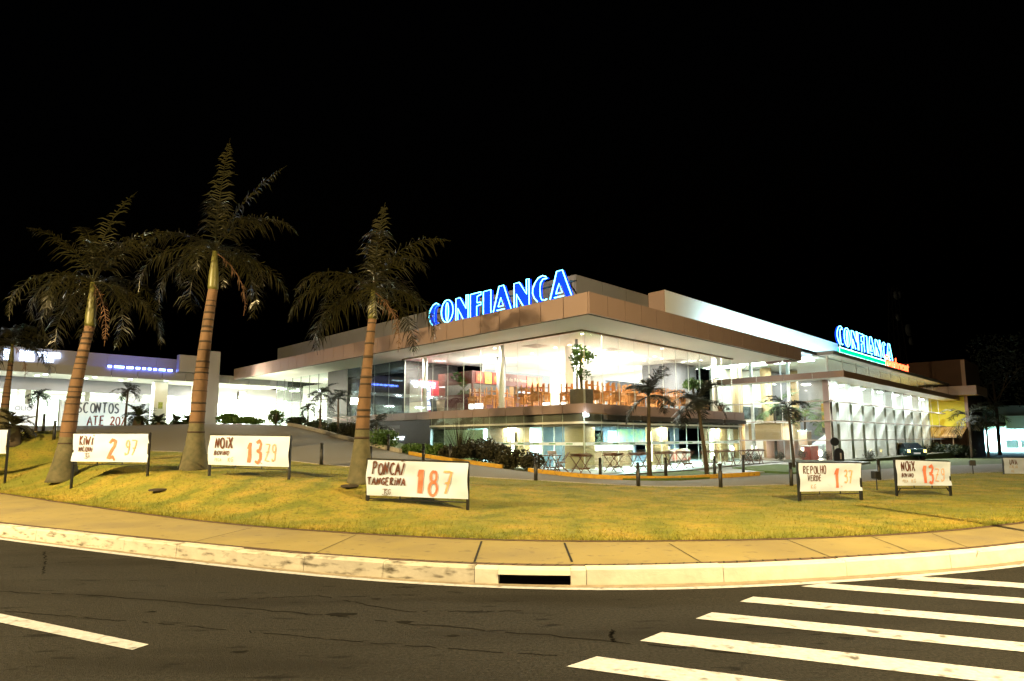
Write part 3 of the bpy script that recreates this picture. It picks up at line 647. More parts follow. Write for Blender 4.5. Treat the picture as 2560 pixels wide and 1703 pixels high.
for l, p in ((31, 330), (20.5, 10)): area('ceiling_light', SB, (5.6, l, ZS - .1), .9, p, (1, .93, .78))
for r, l, p in ((6, 6, 480), (11, 5.8, 480), (16, 5.5, 480), (5, 10, 300), (4.9, 12.8, 480)):
    area('ceiling_light', SB, (r, l, 2.28), .7, p, (.66, .97, 1))
for r, p in ((5.3, 190), (8.4, 150), (10.9, 190), (14.0, 150), (17.0, 190)): area('ceiling_light', SB, (r, 3.5, 2.30), .15, p, (1, .93, .74))
for l, p in ((5.6, 130), (8.4, 130), (11.6, 170)): area('ceiling_light', SB, (3.8, l, 2.30), .15, p, (1, .95, .80))
for r, l in ((3.62, 9.5), (3.62, 16.3), (16.5, 3.25), (4.6, 3.5)): area('ceiling_light', SB, (r, l, ZS - .02), .1, 110, (1, .84, .64))
# cool floodlights on the canopy roof washing the white wall
wb = MB().box(13.6, 35.5, .45, .65, ZC1 - .02, ZC1 + .16).build('wall_washer', M['black'], SB)
area('flood_light', SB, (24.5, .69, ZC1 + .1), 21.5, 560, (.58, .92, 1), (math.radians(108), 0, 0), sy=.15, spread=math.radians(170))
MB().box(20.1, 20.3, 6.7, 15.8, 3.22, ZS).build('end_wall', M['white'], SB)

# ------------------------------------------------------------------ atrium
AT = site('glass_atrium', 'tall glass atrium with white fins and brown louvers beside the cafe', 'atrium', 26, 0, 0)
AZ, AF0, AF1, AR = 5.42, 5.56, 5.98, 7.45
panels('canopy_fascia', [('r', -1.4, -1.4, 36.5, AF0, AF1, 1), ('l', -1.4, -1.34, 10, AF0, AF1, 1)], M['panel_red'], AT, step=1.75)
MB().prism([(-1.33, -1.33), (36.4, -1.33), (36.4, .1), (.1, .1), (.1, 10), (-1.33, 10)], AF0 + .02, AF0 + .1).build('canopy_soffit', M['white'], AT)
panels('roof_edge', [('r', -.6, -.6, 36, AR - .25, AR, 1), ('l', -.6, -.54, 10, AR - .25, AR, 1)], M['grey_wall'], AT, step=3)
MB().prism([(-.5, -.5), (36, -.5), (36, 9), (-.5, 10)], AR - .2, AR - .1).build('roof', M['white'], AT)
glazing('clerestory', [('r', .0, .0, 34, AF1 + .02, AR - .25), ('l', .0, .02, 9.5, AF1 + .02, AR - .25)], AT, M['glass'], step=3.0, jm=M['mullion'], jw=.12)
glazing('lower_glass', [('r', .0, .0, 33, .1, AF0), ('l', .0, .02, 9.5, .1, AF0)], AT, M['glass_clear'], step=3.3, jm=M['mullion'], jw=.03)
lv = MB(); zs_ = (4.12, 2.78, 1.47)
for i, z in enumerate(zs_):
    lv.box(-.32, 34.5, -.32, -.03, z - .04, z + .04); lv.box(-.32, -.03, -.03, 9.2, z - .04, z + .04)
lv.build('louver', M['ledge'], AT)
fins = [1.45, 4.3, 7.1, 9.9, 13.1, 15.8, 18.8, 21.8, 25, 28.5]
for r in fins: MB().box(r - .09, r + .5, .05, .75, .1, AF0).build('white_fin', M['white'], AT)
MB().box(-.02, .55, .04, .4, .1, AF0).build('corner_pier', M['panel'], AT)
for l in (2.7, 5.4, 8.2): MB().box(.05, .2, l - .1, l + .1, .1, AR - .25).build('mullion', M['mullion'], AT)
MB().box(.1, 5, 8.5, 8.7, .1, AR - .3).build('back_wall', M['white'], AT)
MB().box(5, 5.2, 6.8, 8.7, .1, AR - .3).build('side_wall', M['white'], AT)
MB().box(5, 34, 6.6, 6.8, .1, AR - .3).build('back_wall', M['grey_wall'], AT)
MB().box(.1, 34, .1, 8.6, -.2, .09).build('atrium_floor', M['tile'], AT)
MB().box(.3, 9, 6.2, 8.4, 2.7, 3.05).build('gallery_slab', M['white'], AT)
MB().box(.3, 9, 6.15, 6.2, 3.05, 4.0).build('gallery_rail', M['glass_dark'], AT)
MB().box(.2, 3.4, 3.4, 5.8, 1.5, 2.7).build('shop_header', M['beige'], AT)
MB().box(1.0, 1.12, 2.9, 3.5, .1, 1.5).box(3.2, 3.3, 2.9, 5.8, .1, 1.5).build('shop_wall', M['panel_red'], AT)
for r, l in ((1.6, 7.2), (4.2, 6.0), (7.5, 5.2)): MB().lathe([(.42, .1), (.42, AR - .3)], 20, (r, l, 0)).build('column', M['beige'], AT, True)
for k, (z0, dz) in enumerate(((.4, 3.6), (.1, 3.3))):
    MB().add([(6.5, 1.6 + k * 1.3, z0 + dz * .0), (20, 1.6 + k * 1.3, z0 + dz), (20, 1.6 + k * 1.3, z0 + dz + .9), (6.5, 1.6 + k * 1.3, z0 + .9), (6.5, 2.5 + k * 1.3, z0), (20, 2.5 + k * 1.3, z0 + dz), (20, 2.5 + k * 1.3, z0 + dz + .9), (6.5, 2.5 + k * 1.3, z0 + .9)],
             [(0, 1, 2, 3), (7, 6, 5, 4), (0, 4, 5, 1), (3, 2, 6, 7), (0, 3, 7, 4), (1, 5, 6, 2)]).build('escalator', M['escal'], AT)
MB().box(18, 34, 5.5, 8.4, 2.6, 4.9).build('ochre_hall', M['ochre'], AT)
MB().box(10, 17.5, 5.5, 8.4, .1, 1.9).build('dark_hall', M['slate'], AT)
for r, l, z in ((.4, 2.0, .75), (1.9, 6.2, .8), (.9, 7.5, .7), (4.4, 2.3, .4)):
    MB().lathe([(.05, z - .12), (.16, z), (.16, z + .2), (.05, z + .32)], 14, (r, l, 0)).build('globe_lamp', M['lamp_warm'], AT)
for k in range(5): MB().box(.4 + 0, 1.4, 1.3 + k * 1.7, 2.3 + k * 1.7, AR - .36, AR - .31).build('ceiling_lamp', M['lamp_cool'], AT)
for k in range(9): MB().box(17 + k * 1.8, 17.9 + k * 1.8, 5.0, 5.2, 4.5, 4.7).build('amber_lamp', glow('amber_lamp', (1, .62, .10), 5), AT)
for r, l, p in ((3, 4, 260), (9, 4, 150), (15, 4, 150), (21, 4, 150), (28, 4, 130), (1.5, 8, 140)): area('ceiling_light', AT, (r, l, AR - .35), 1.2, p, (.95, 1, .93))
for r, l, p in ((1.5, 2.5, 60), (2, 6, 90), (8, 2, 60), (15, 2, 60)): area('lower_light', AT, (r, l, 2.6), .6, p, (1, .98, .9))
for r in (1, 6, 11, 16, 21, 26, 31): area('soffit_light', AT, (r, -1.0, AF0 - .01), .35, 230, (.95, 1, .97))
area('soffit_light', AT, (-.8, 4, AF0), .35, 150, (.97, 1, .95))
area('amber_light', AT, (29, 3.6, 5.2), .8, 160, (1, .66, .16))

# ------------------------------------------------------------------ yellow block beyond the atrium
YB = site('brown_block_building', 'dark brown box shaped building with lime yellow side wall beyond the glass atrium', 'building', 62, -2.1, -.6)
MB().box(.06, 9, .06, 12, 0, 10.6).build('wall', M['brown_block'], YB)
MB().box(-.02, .055, .3, 10, 3.4, 6.7).build('lime_wall', M['lime'], YB)
panels('canopy_fascia', [('l', -2.6, -1.2, 6, 6.6, 7.55, 1), ('r', -1.2, -2.6, 4, 6.6, 7.55, 1)], M['panel'], YB, step=2.4)
MB().box(-2.54, 0, -1.1, 6, 6.62, 6.7).build('canopy_soffit', M['ochre'], YB)
MB().box(-.01, .05, -.0, .35, 0, 10.5).build('pier', M['panel_red'], YB)
MB().box(-.4, 0.0, 5, 9.5, 3.4, 6.2).build('lit_window', mat('amber_room', (.6, .38, .06), .6, emit=(1, .55, .06), estr=.55), YB)
aw = MB()
for k in range(7):
    l0 = .2 + k * 1.3; aw.add([(-.05, l0, 3.35), (-.05, l0 + 1.26, 3.35), (-3.4, l0 + 1.26, 2.35), (-3.4, l0, 2.35), (-3.4, l0 + 1.26, 2.2), (-3.4, l0, 2.2)], [(0, 1, 2, 3), (3, 2, 4, 5)])
aw.build('awning', mat('striped_awning', (.42, .28, .12), .8, (.16, .09, .04), 2, .3, stretch=(.1, 5, 1)), YB)
for l in (1.0, 5.0, 9.0): MB().bar((-3.2, l, 0), (-3.2, l, 2.3), .08).build('post', M['beige_dark'], YB)
area('amber_light', YB, (-2.2, 5.5, 6.2), .5, 160, (1, .80, .12), (0, math.radians(20), 0))
# ------------------------------------------------------------------ distant lit store on the right
x0, y0 = float(ony(2455, 1100, 95)[0]), 95.0
FS = thing('distant_store', 'distant grey store with bright bluish white shopfront beyond the brown block', 'store', (x0, y0, -.7), math.radians(-6))
MB().box(0, 30, .3, 14, 4.6, 7.2).build('fascia_wall', M['grey_wall'], FS)
MB().box(3.8, 30, .05, .3, 3.6, 5.6).build('white_panel_wall', M['white'], FS)
MB().box(0, 30, 5, 5.2, 0, 5).build('back_wall', M['white'], FS)
glazing('shopfront', [('r', .2, 0, 30, 0.2, 3.9)], FS, M['glass'], step=2.6, jm=M['mullion'], jw=.12)
for k in range(6): MB().box(4.2 + k * 2.4, 6.0 + k * 2.4, 1.2 + .4 * (k % 2), 1.8, .6, 1.9).build('shop_shelf', M['board_white'], FS)
MB().box(0, 30, .4, 5, 3.9, 4.1).build('ceiling', M['white'], FS)
MB().box(-1, 30, -6, .2, -.2, .05).build('forecourt', M['paving'], FS)
for k in range(3): area('ceiling_light', FS, (1.5 + k * 4, 2.2, 3.7), 1.2, 2600, (.45, .78, 1))
for k in range(3): MB().box(8 + k * 3.4, 9.6 + k * 3.4, .0, .28, 6.0 + .2 * k, 6.06 + .2 * k).build('wall_lamp', M['steel'], FS)

# ------------------------------------------------------------------ mall wing on the left
MW = site('mall_wing', 'long low shopping wing with white lit soffit and glass shopfronts behind the lawn', 'shopping wing', 0, 36, 0)
panels('canopy_fascia', [('r', 0, -34, 4.5, 6.08, 6.72, 1)], M['grey_wall'], MW, step=1.6)
panels('parapet', [('r', 1.4, -34, -2.0, 6.72, 7.85, 1)], M['grey_wall'], MW, step=3.2, gap=.012)
MB().box(-34, 4.5, .06, 4.4, 6.1, 6.2).build('soffit', M['white'], MW)
MB().box(-34, 4.5, .06, 8, 6.6, 6.7).build('roof', M['grey_wall'], MW)
MB().box(-34, -1.8, 4.3, 4.5, 5.2, 6.2).build('bulkhead', M['grey_wall'], MW)
MB().box(-34, 12, 9, 9.2, 2.3, 6.5).build('shop_back_wall', M['white'], MW)
MB().box(-34, 12, -1, 9, 2.2, 2.58).build('wing_floor', M['tile'], MW)
MB().box(-34, -1.8, 4.5, 9, 5.3, 5.4).build('shop_ceiling', M['white'], MW)
glazing('shopfront', [('r', 4.4, -34, 8.0, 2.58, 5.25)], MW, M['glass'], step=2.9, jm=M['mullion'], jw=.14)
MB().box(-2.7, -1.5, -1.2, -.1, 2.3, 8.4).build('portal_pillar', M['pillar_grey'], MW)
MB().box(-4.2, -2.7, -.6, .0, 6.72, 8.0).build('portal_beam', M['pillar_grey'], MW)
pl = MB().box(-5.2, -4.3, 1.5, 2.3, 2.5, 6.1).build('white_pillar', M['white'], MW)
MB().box(-4.9, -4.6, 1.47, 1.49, 4.0, 4.5).build('pillar_notice', mat('notice_lime', (.45, .5, .12), .6, (.2, .25, .05), 8, .3), pl)
MB().box(-6.5, -5.3, 4.2, 4.35, 2.5, 5.2).build('stone_wall', mat('rubble_wall', (.42, .43, .43), .8, (.22, .23, .24), 7, .3), MW)
for r in (-16.5, -12.4, -8.9): MB().box(r - .15, r + .15, 4.45, 4.6, 2.5, 5.25).build('pier', M['ledge'], MW)
for r, l in ((-11.9, 1.2), (-12.2, 2.6), (-9.1, 1.2), (-9.4, 2.6), (-6.9, 1.2), (-7.2, 2.6), (-4.6, 1.0), (-1, 1.2), (1, 1.2), (3, 1.2), (-15, 1.2), (-15.3, 2.6)):
    d = MB().lathe([(.13, 6.085), (.13, 6.095)], 12, (r, l, 0)).build('downlight', M['lamp_cool'], MW)
    MB().lathe([(.17, 6.09), (.17, 6.099)], 12, (r, l, 0)).build('trim_ring', M['white'], d)
for r in (-14, -10, -6, -1.5, 2): area('soffit_light', MW, (r, 1.8, 6.05), .5, 90, (.92, 1, .96))
for r in (-16, -12, -8, -4, 0, 3): area('shop_light', MW, (r, 6.5, 5.2), 1, 330 if r < -1 else 1100, (.84, 1, .92))
for r in (-9.3, -7.4): MB().box(r - .45, r + .45, 8.5, 8.9, 3.3, 4.1).build('shop_poster', mat('shop_poster', (.75, .68, .08), .6, (.08, .4, .15), 1.2, .2), MW)
pz = Matrix.Translation((-12.6, 4.36, 3.3)) @ Matrix.Rotation(PI / 2, 4, 'X')
po = MB().box(-13.3, -11.9, 4.37, 4.385, 2.7, 4.2).build('window_poster', M['board_white'], MW)
font_mesh('OLIO', .42, 'poster_lettering', M['slate'], po, Matrix.Translation((-12.6, 4.365, 3.75)) @ Matrix.Rotation(PI / 2, 4, 'X'))
def bar_letters(name, cells, r0, z0, hgt, l, m, parent):
    for r, w, z1, z2 in cells: MB().box(r0 + r, r0 + r + w, l - .06, l, z0 + z1 * hgt, z0 + z2 * hgt).build(name, m, parent)
S3 = site('lit_wall_sign', 'white backlit block letters on the grey wall of the left wing', 'wall sign', 0, 36, 0)
LS = lambda u: on_l(u, 900, 37.3)[0]
for cells in (((8, 27, 0, 1),), ((48, 58, 0, 1),), ((61, 85, 0, 1),), ((93, 150, .5, 1), (111, 133, 0, .5))):
    mb = MB()
    for u0, u1, a, b in cells: mb.box(LS(u0), LS(u1), 1.24, 1.32, 6.95 + a * .66, 6.95 + b * .66)
    mb.build('letter', M['sign_white'], S3)
S4 = site('low_neon_sign', 'row of small blue lit letters along the left wing canopy edge', 'sign', -8.6, 36 + .02, 0)
r = 0
for k, w in enumerate((.22, .6, .42, .26, .2, .2, .2, .42, .3, .16, .14, .14, .12)):
    MB().box(r, r + w, -.12, -.06, 6.74, 6.88).build('letter', M['sign_blue'], S4); r += w + (.16 if k < 8 else .3)
for r, l, p in ((.6, 2.6, 800), (3.2, 1.0, 600), (5.5, 5.5, 700)): area('entrance_fill', MW, (r, l, 6.0), .8, p, (1, .95, .78))  # added fill lamps whiten the entrance in place of lens glare
# floodlight facing the street under the left canopy
FL = thing('floodlight', 'glaring warm white floodlight on a short post left of the stairs', 'floodlight', B3(-1.2, 31, 2.5), TH + PI / 4)
MB().tube([(0, 0, 0), (0, 0, 2.0)], .04).build('post', M['steel'], FL)
MB().box(-.45, .45, -.04, .12, 2.0, 2.6).build('housing', M['black'], FL)
MB().box(-.41, .41, -.075, -.045, 2.04, 2.56).build('lens', glow('flood_lens', (1, .93, .66), 90), FL)
area('flood_light', FL, (0, .3, 2.3), .5, 500, (1, .90, .62), (math.radians(-90), 0, 0))
area('flood_light', FL, (0, -.15, 2.3), .5, 220, (1, .90, .62), (math.radians(90), 0, 0))

# ------------------------------------------------------------------ neon signs
GL = {
 'C': (.46, [[(.44, .90), (.33, .98), (.2, .93), (.1, .78), (.03, .58), (.02, .4), (.07, .2), (.17, .02)], [(.46, .84), (.34, .84), (.27, .72), (.25, .5), (.26, .2), (.30, .06), (.38, .02), (.45, .05)]],
       [[(.44, .90), (.33, .98), (.2, .93), (.1, .78), (.03, .58), (.02, .4), (.07, .2), (.17, .02), (.30, .06), (.26, .2), (.25, .5), (.27, .72), (.34, .84), (.46, .84)]]),
 'O': (.5, [[(.25 + .24 * math.sin(2 * PI * k / 28), .5 + .5 * math.cos(2 * PI * k / 28)) for k in range(29)], [(.25 + .055 * math.sin(2 * PI * k / 20), .47 + .4 * math.cos(2 * PI * k / 20)) for k in range(21)]],
       [[(.25 + .24 * math.sin(2 * PI * k / 28), .5 + .5 * math.cos(2 * PI * k / 28)) for k in range(28)]]),
 'N': (.5, [[(.02, 0), (.02, .95), (.19, .95), (.42, .42), (.42, 1), (.5, 1), (.5, 0)], [(.1, 0), (.1, .5), (.3, 0)]], [[(.02, 0), (.1, 0), (.1, .5), (.3, 0), (.5, 0), (.5, 1), (.42, 1), (.42, .42), (.19, .95), (.02, .95)]]),
 'F': (.4, [[(0, 0), (0, .97), (.4, .97), (.4, .86), (.26, .82), (.25, .55), (.4, .53), (.4, .44), (.24, .4), (.24, 0)]], [[(0, 0), (.24, 0), (.24, .4), (.4, .44), (.4, .53), (.25, .55), (.26, .82), (.4, .86), (.4, .97), (0, .97)]]),
 'I': (.27, [[(0, 0), (0, .95), (.27, .95), (.27, 0)]], [[(0, 0), (.27, 0), (.27, .95), (0, .95)]]),
 'A': (.6, [[(0, 0), (.2, 1), (.36, 1), (.6, 0)], [(.17, .17), (.26, .52), (.35, .17), (.17, .17)], [(.12, .03), (.39, .03)]], [[(0, 0), (.1, 0), (.26, .56), (.42, 0), (.6, 0), (.36, 1), (.2, 1)]]),
}
GL['Ç'] = (GL['C'][0], GL['C'][1] + [[(.3, 0), (.36, -.08), (.28, -.14)]], GL['C'][2])
def neon_word(root, word, x0, x1, z0, hgt, tr, dead=False):
    w = [GL[c][0] for c in word]; gap = .085; tot = sum(w) + gap * (len(w) - 1); sx = (x1 - x0) / tot; x = x0
    for i, c in enumerate(word):
        f = MB()
        for poly in GL[c][2]:
            P = [(x + a * sx, z0 + b * hgt) for a, b in poly]; n = len(P)
            f.add([(a, .05, b) for a, b in P] + [(a, .14, b) for a, b in P], [tuple(range(n)), tuple(range(2 * n - 1, n - 1, -1))] + [(j, n + j, n + (j + 1) % n, (j + 1) % n) for j in range(n)])
        fo = f.build('letter', M['neon_face'], root)
        for j, pl in enumerate(GL[c][1]):
            P = [(x + a * sx, -.02, z0 + b * hgt) for a, b in pl]
            MB().tube(P, tr, 6).build('neon_tube', M['neon_dead'] if (dead and i == 0 and j == 1) else M['neon'], fo, True)
        x += (w[i] + gap) * sx
x, y = B(.35, 10.65)
N1 = thing('neon_sign', 'large blue neon shop name in outlined capitals standing on the corner canopy edge', 'neon sign', (x, y, 7.27), TH - PI / 2)
neon_word(N1, 'CONFIANCA', 0, 9.5, .12, 1.12, .021, True)
MB().box(-.1, 9.6, .16, .22, .0, .06).box(-.1, 9.6, .16, .22, .7, .76).build('back_rail', M['black'], N1)
for k in range(6): MB().bar((.3 + k * 1.8, .19, 0), (.3 + k * 1.8, .19, .8), .05).bar((.3 + k * 1.8, .2, .6), (.3 + k * 1.8, .9, 0), .04).build('brace', M['black'], N1)
x, y = B(31.5, 1.0)
N2 = thing('neon_sign', 'blue neon shop name with green bar and small red word on the atrium roof', 'neon sign', (x, y, 7.4), TH)
neon_word(N2, 'CONFIANÇA', 0, 15.2, 1.35, 1.5, .028)
gb = MB().box(.3, 15.6, .0, .1, .72, 1.08).build('green_bar', M['neon_green'], N2)
MB().tube([(.3, -.05, .70), (15.6, -.05, .70), (15.6, -.05, 1.10), (.3, -.05, 1.10)], .03, 6, True).build('neon_tube', M['neon_greenline'], gb)
for k in range(6): MB().bar((1 + k * 2.7, .1, 0), (1 + k * 2.7, .1, 2.6), .09).bar((1 + k * 2.7, -.1, .7), (1.3 + k * 2.7, -.3, 0), .07).build('brace', M['white'], N2)
rt = font_mesh('Flamboyant', 1.75, 'red_word', M['neon_red'], N2, Matrix.Translation((15.6, -.3, .35)) @ Matrix.Scale(.98, 4, (1, 0, 0)) @ Matrix.Rotation(PI / 2, 4, 'X'), .03)

# ------------------------------------------------------------------ handwritten price banners
STK = {
 'A': [[(0, 0), (.28, 1), (.56, 0)], [(.1, .36), (.46, .36)]], 'B': [[(.05, 0), (.05, 1), (.35, .95), (.42, .78), (.32, .56), (.08, .52)], [(.08, .52), (.42, .42), (.46, .2), (.34, .02), (.05, 0)]],
 'C': [[(.5, .86), (.38, 1), (.2, .94), (.06, .62), (.06, .32), (.18, .06), (.36, 0), (.52, .14)]], 'D': [[(.05, 0), (.05, 1), (.3, .94), (.48, .66), (.46, .3), (.28, .04), (.05, 0)]],
 'E': [[(.46, 1), (.06, .97), (.05, .02), (.46, 0)], [(.06, .52), (.38, .54)]], 'G': [[(.5, .88), (.34, 1), (.14, .84), (.04, .5), (.14, .12), (.36, 0), (.5, .16), (.5, .44), (.3, .44)]],
 'H': [[(.05, 0), (.05, 1)], [(.48, 0), (.48, 1)], [(.05, .5), (.48, .5)]], 'I': [[(.1, 0), (.14, .78)], [(.16, .95), (.19, 1.05)]], 'K': [[(.06, 0), (.08, 1)], [(.48, .98), (.08, .46), (.52, 0)]],
 'L': [[(.06, 1), (.06, .02), (.44, 0)]], 'N': [[(.05, 0), (.09, 1), (.42, .03), (.5, 1)]], 'O': [[(.3 + .25 * math.sin(2 * PI * k / 14), .5 + .5 * math.cos(2 * PI * k / 14)) for k in range(15)]],
 'P': [[(.05, 0), (.07, 1), (.36, .98), (.46, .76), (.34, .54), (.07, .48)]], 'R': [[(.05, 0), (.07, 1), (.36, .97), (.44, .76), (.32, .55), (.08, .5), (.5, 0)]],
 'S': [[(.46, .88), (.3, 1), (.1, .9), (.08, .68), (.28, .52), (.46, .36), (.44, .12), (.24, 0), (.04, .12)]], 'T': [[(0, .97), (.52, 1)], [(.26, .98), (.24, 0)]], 'U': [[(.04, 1), (.06, .3), (.18, .02), (.36, .02), (.48, .3), (.5, 1)]],
 'V': [[(0, 1), (.24, 0), (.5, 1)]], 'W': [[(0, 1), (.16, 0), (.32, .7), (.5, 0), (.68, 1)]], 'X': [[(.02, 1), (.5, 0)], [(.52, 1), (0, 0)]], '/': [[(.34, 1), (.04, 0)]], '.': [[(.08, .02), (.14, .06)]],
 '0': [[(.28 + .24 * math.sin(2 * PI * k / 14), .5 + .5 * math.cos(2 * PI * k / 14)) for k in range(15)]], '1': [[(.02, .66), (.2, .98), (.16, 0)]], '2': [[(.06, .82), (.2, 1), (.4, .92), (.42, .68), (.0, .04), (.36, .16), (.5, -.04)]],
 '3': [[(.06, .88), (.26, 1), (.46, .84), (.38, .6), (.14, .54)], [(.14, .54), (.44, .46), (.48, .2), (.3, 0), (.04, .1)]], '7': [[(0, .97), (.48, .97), (.16, 0)], [(.1, .46), (.4, .5)]], 'Z': [[(.0, .97), (.46, .97), (.02, .02), (.46, 0)], [(.08, .5), (.38, .54)]],
 '8': [[(.26 + .16 * math.sin(2 * PI * k / 12), .76 + .22 * math.cos(2 * PI * k / 12)) for k in range(13)], [(.26 + .22 * math.sin(2 * PI * k / 12), .27 + .27 * math.cos(2 * PI * k / 12)) for k in range(13)]],
 '9': [[(.42, .62), (.2, .5), (.06, .7), (.12, .94), (.32, 1), (.42, .8), (.36, .1), (.1, 0), (.06, .16)]], '%': [[(.46, 1), (.04, 0)], [(.1, .9), (.16, .8), (.08, .76)], [(.4, .2), (.46, .1), (.36, .06)]], '~': [[(0, .0), (.14, .1), (.26, .02), (.4, .12)]], "'": [[(0, 0), (.12, .14)]],
 '_': [[(0, .1), (.1, 0), (.9, -.04), (1, .3)], [(.0, 1), (.9, 1.04)]],
}
WID = {'I': .3, 'W': .82, '.': .3, '1': .4, ' ': .4, '/': .5, "'": .0, '~': .0}
def strokes(mb, txt, x, y, hgt, lw, place, jit=.03, sx=1.0, slant=.06):
    """brush-lettered ribbons; place(x, y) -> point on the cloth"""
    for c in txt:
        if c != ' ':
            jx, jy, js = rnd(-jit, jit) * hgt, rnd(-jit, jit) * hgt, rnd(.93, 1.07)
            for pl in STK[c]:
                P = []
                for a, b in zip(pl[:-1], pl[1:]):
                    for k in range(3): t = k / 3; P.append((a[0] + (b[0] - a[0]) * t, a[1] + (b[1] - a[1]) * t))
                P.append(pl[-1]); P = np.array(P) * [hgt * sx, hgt * js]; P[:, 0] += P[:, 1] * slant
                T = np.gradient(P, axis=0); T /= np.maximum(np.linalg.norm(T, axis=1)[:, None], 1e-6); N = np.stack([-T[:, 1], T[:, 0]], 1)
                ww = lw * (.85 + .3 * np.abs(np.sin(np.linspace(0, 2.4, len(P)) + rnd(0, 3)))); n = len(P); vs = []
                for s_ in (1, -1): vs += [place(x + jx + p[0] + s_ * q[0] * w / 2, y + jy + p[1] + s_ * q[1] * w / 2) for p, q, w in zip(P, N, ww)]
                mb.add(vs, [(i, i + 1, n + i + 1, n + i) for i in range(n - 1)])
        x += (WID.get(c, .6) + .1) * hgt * sx
def banner(label, Lp, Rp, dL, dR, words, group='handwritten price banners on the lawn', post=.05, braces=False):
    """Lp, Rp = (u, v top of cloth, v bottom of cloth, v foot) at distances dL, dR"""
    pl, pr = ony(Lp[0], Lp[1], dL), ony(Rp[0], Rp[1], dR); bl, br_ = ony(Lp[0], Lp[2], dL), ony(Rp[0], Rp[2], dR)
    w = math.hypot(*(pr - pl)[:2]); rz = math.atan2(pr[1] - pl[1], pr[0] - pl[0])
    zf = min(h(pl[0], pl[1]), h(pr[0], pr[1])); t = thing('price_banner', label, 'price banner', (pl[0], pl[1], 0), rz, group)
    zt0, zb0, zt1, zb1 = pl[2], bl[2], pr[2], br_[2]; g0, g1 = h(pl[0], pl[1]) - .1, h(pr[0], pr[1]) - .1
    sag = rnd(0, 6)
    def place(x, y, off=.016):
        s_ = x / w; z0 = zb0 + (zb1 - zb0) * s_; z1 = zt0 + (zt1 - zt0) * s_; q = y / ((zt0 - zb0 + zt1 - zb1) / 2)
        e = .010 * math.sin(q * 7 + sag) * (1 if (s_ < .03 or s_ > .97) else 0)
        return (x + e, -.045 - .026 * math.sin(x * 2.6 + sag + q * 2.4) * math.sin(PI * min(max(q, 0), 1)) - .007 * math.sin(x * 9 + q * 5) - .006 * math.sin(x * 4 - q * 11 + sag * 2) - off, z0 + (z1 - z0) * q)
    H_ = (zt0 - zb0 + zt1 - zb1) / 2; mb = MB(); nx, nz = 64, 26
    for i in range(nz + 1):
        for j in range(nx + 1):
            mb.v.append(tuple(map(float, place(w * j / nx, H_ * i / nz, 0))))
    for i in range(nz):
        for j in range(nx): mb.f.append((i * (nx + 1) + j, i * (nx + 1) + j + 1, (i + 1) * (nx + 1) + j + 1, (i + 1) * (nx + 1) + j))
    mb.mi = [0] * len(mb.f); cl = mb.build('cloth', M['cloth'], t, True)
    MB().bar((.01, 0, g0), (.01, 0, zt0 + .03), post).build('post', M['black'], t); MB().bar((w - .01, 0, g1), (w - .01, 0, zt1 + .03), post).build('post', M['black'], t)
    MB().bar((0, 0, zt0 + .02), (w, 0, zt1 + .02), .03).build('top_rail', M['black'], t)
    MB().bar((0, 0, zb0 - .07), (w, 0, zb1 - .07), .022).build('bottom_rail', M['black'], t)
    for s_ in (.33, .66): MB().bar((w * s_, 0, zb0 + (zb1 - zb0) * s_ - .08), (w * s_, 0, zb0 + .05), .02).build('strut', M['black'], t)
    if braces:
        for a, b in ((0.02, .14), (w - .02, w - .14)): MB().bar((a, 0, zb0 - .22), (b, 0, zb0 - .07), .02).build('strut', M['black'], t)
    for txt, x, y, hg, lw, m, sx in words:
        mb = MB(); strokes(mb, txt, x * w, y * H_, hg * H_, lw, place, sx=sx); mb.build('lettering', M[m], cl)
    return t
NOIX = [('NOIX', .08, .58, .36, .034, 'ink_dark', .78), ('BOVINO', .075, .34, .15, .018, 'ink_dark', 1.0), ('PECA', .09, .13, .10, .008, 'ink_faint', .9), ('KG', .25, .12, .15, .010, 'ink_faint', 1.1)]
NOIXP = [('1', .49, .10, .72, .085, 'ink_red', .4), ('3', .575, .08, .74, .062, 'ink_red', .6), ('.', .66, .09, .5, .05, 'ink_red', .3), ('Z9', .71, .18, .54, .022, 'ink_orange', .68)]
KGB = lambda x, y, m='ink_dark': [('KG', x, y, .15, .012, m, 1.0), ('_', x - .02, y - .02, .17, .009, m, 1.0)]
banner('blank end of a white banner cut off beside the reddish leafed cycad', (-160, 1074, 1137, 1152), (24, 1075, 1134, 1152), 20, 19, [])
banner('white price banner reading KIWI NACIONAL 2,97 beside the leftmost palm base', (187, 1085, 1153.5, 1186), (375.7, 1085, 1156, 1179), 16.6, 16.1,
       [('KIWI', .10, .60, .33, .03, 'ink_dark', .8), ('NACIONAI', .08, .36, .17, .018, 'ink_dark', .82), ('2', .49, .10, .74, .07, 'ink_red', .85), ('97', .70, .25, .54, .026, 'ink_orange', .72)] + KGB(.19, .15))
banner('white price banner reading NOIX BOVINO 13,79 in front of the second palm', (527, 1088.8, 1161.6, 1187.5), (727, 1091.5, 1167.6, 1198.5), 15.6, 15.1, NOIX + NOIXP)
banner('white price banner reading PONCA TANGERINA 1,87 at the front of the lawn', (920, 1149.7, 1237.5, 1252.8), (1171, 1158, 1247.7, 1278), 13, 12.7,
       [('PONCA/', .055, .60, .34, .03, 'ink_dark', .72), ('~', .345, .985, .2, .018, 'ink_dark', .9), ('TANGERINA', .015, .31, .2, .026, 'ink_dark', .93), ('1', .52, .13, .68, .10, 'ink_red', .4), ('8', .615, .08, .68, .05, 'ink_red', .78), ('7', .76, .12, .62, .04, 'ink_orange', .8)] + KGB(.18, .05), post=.06)
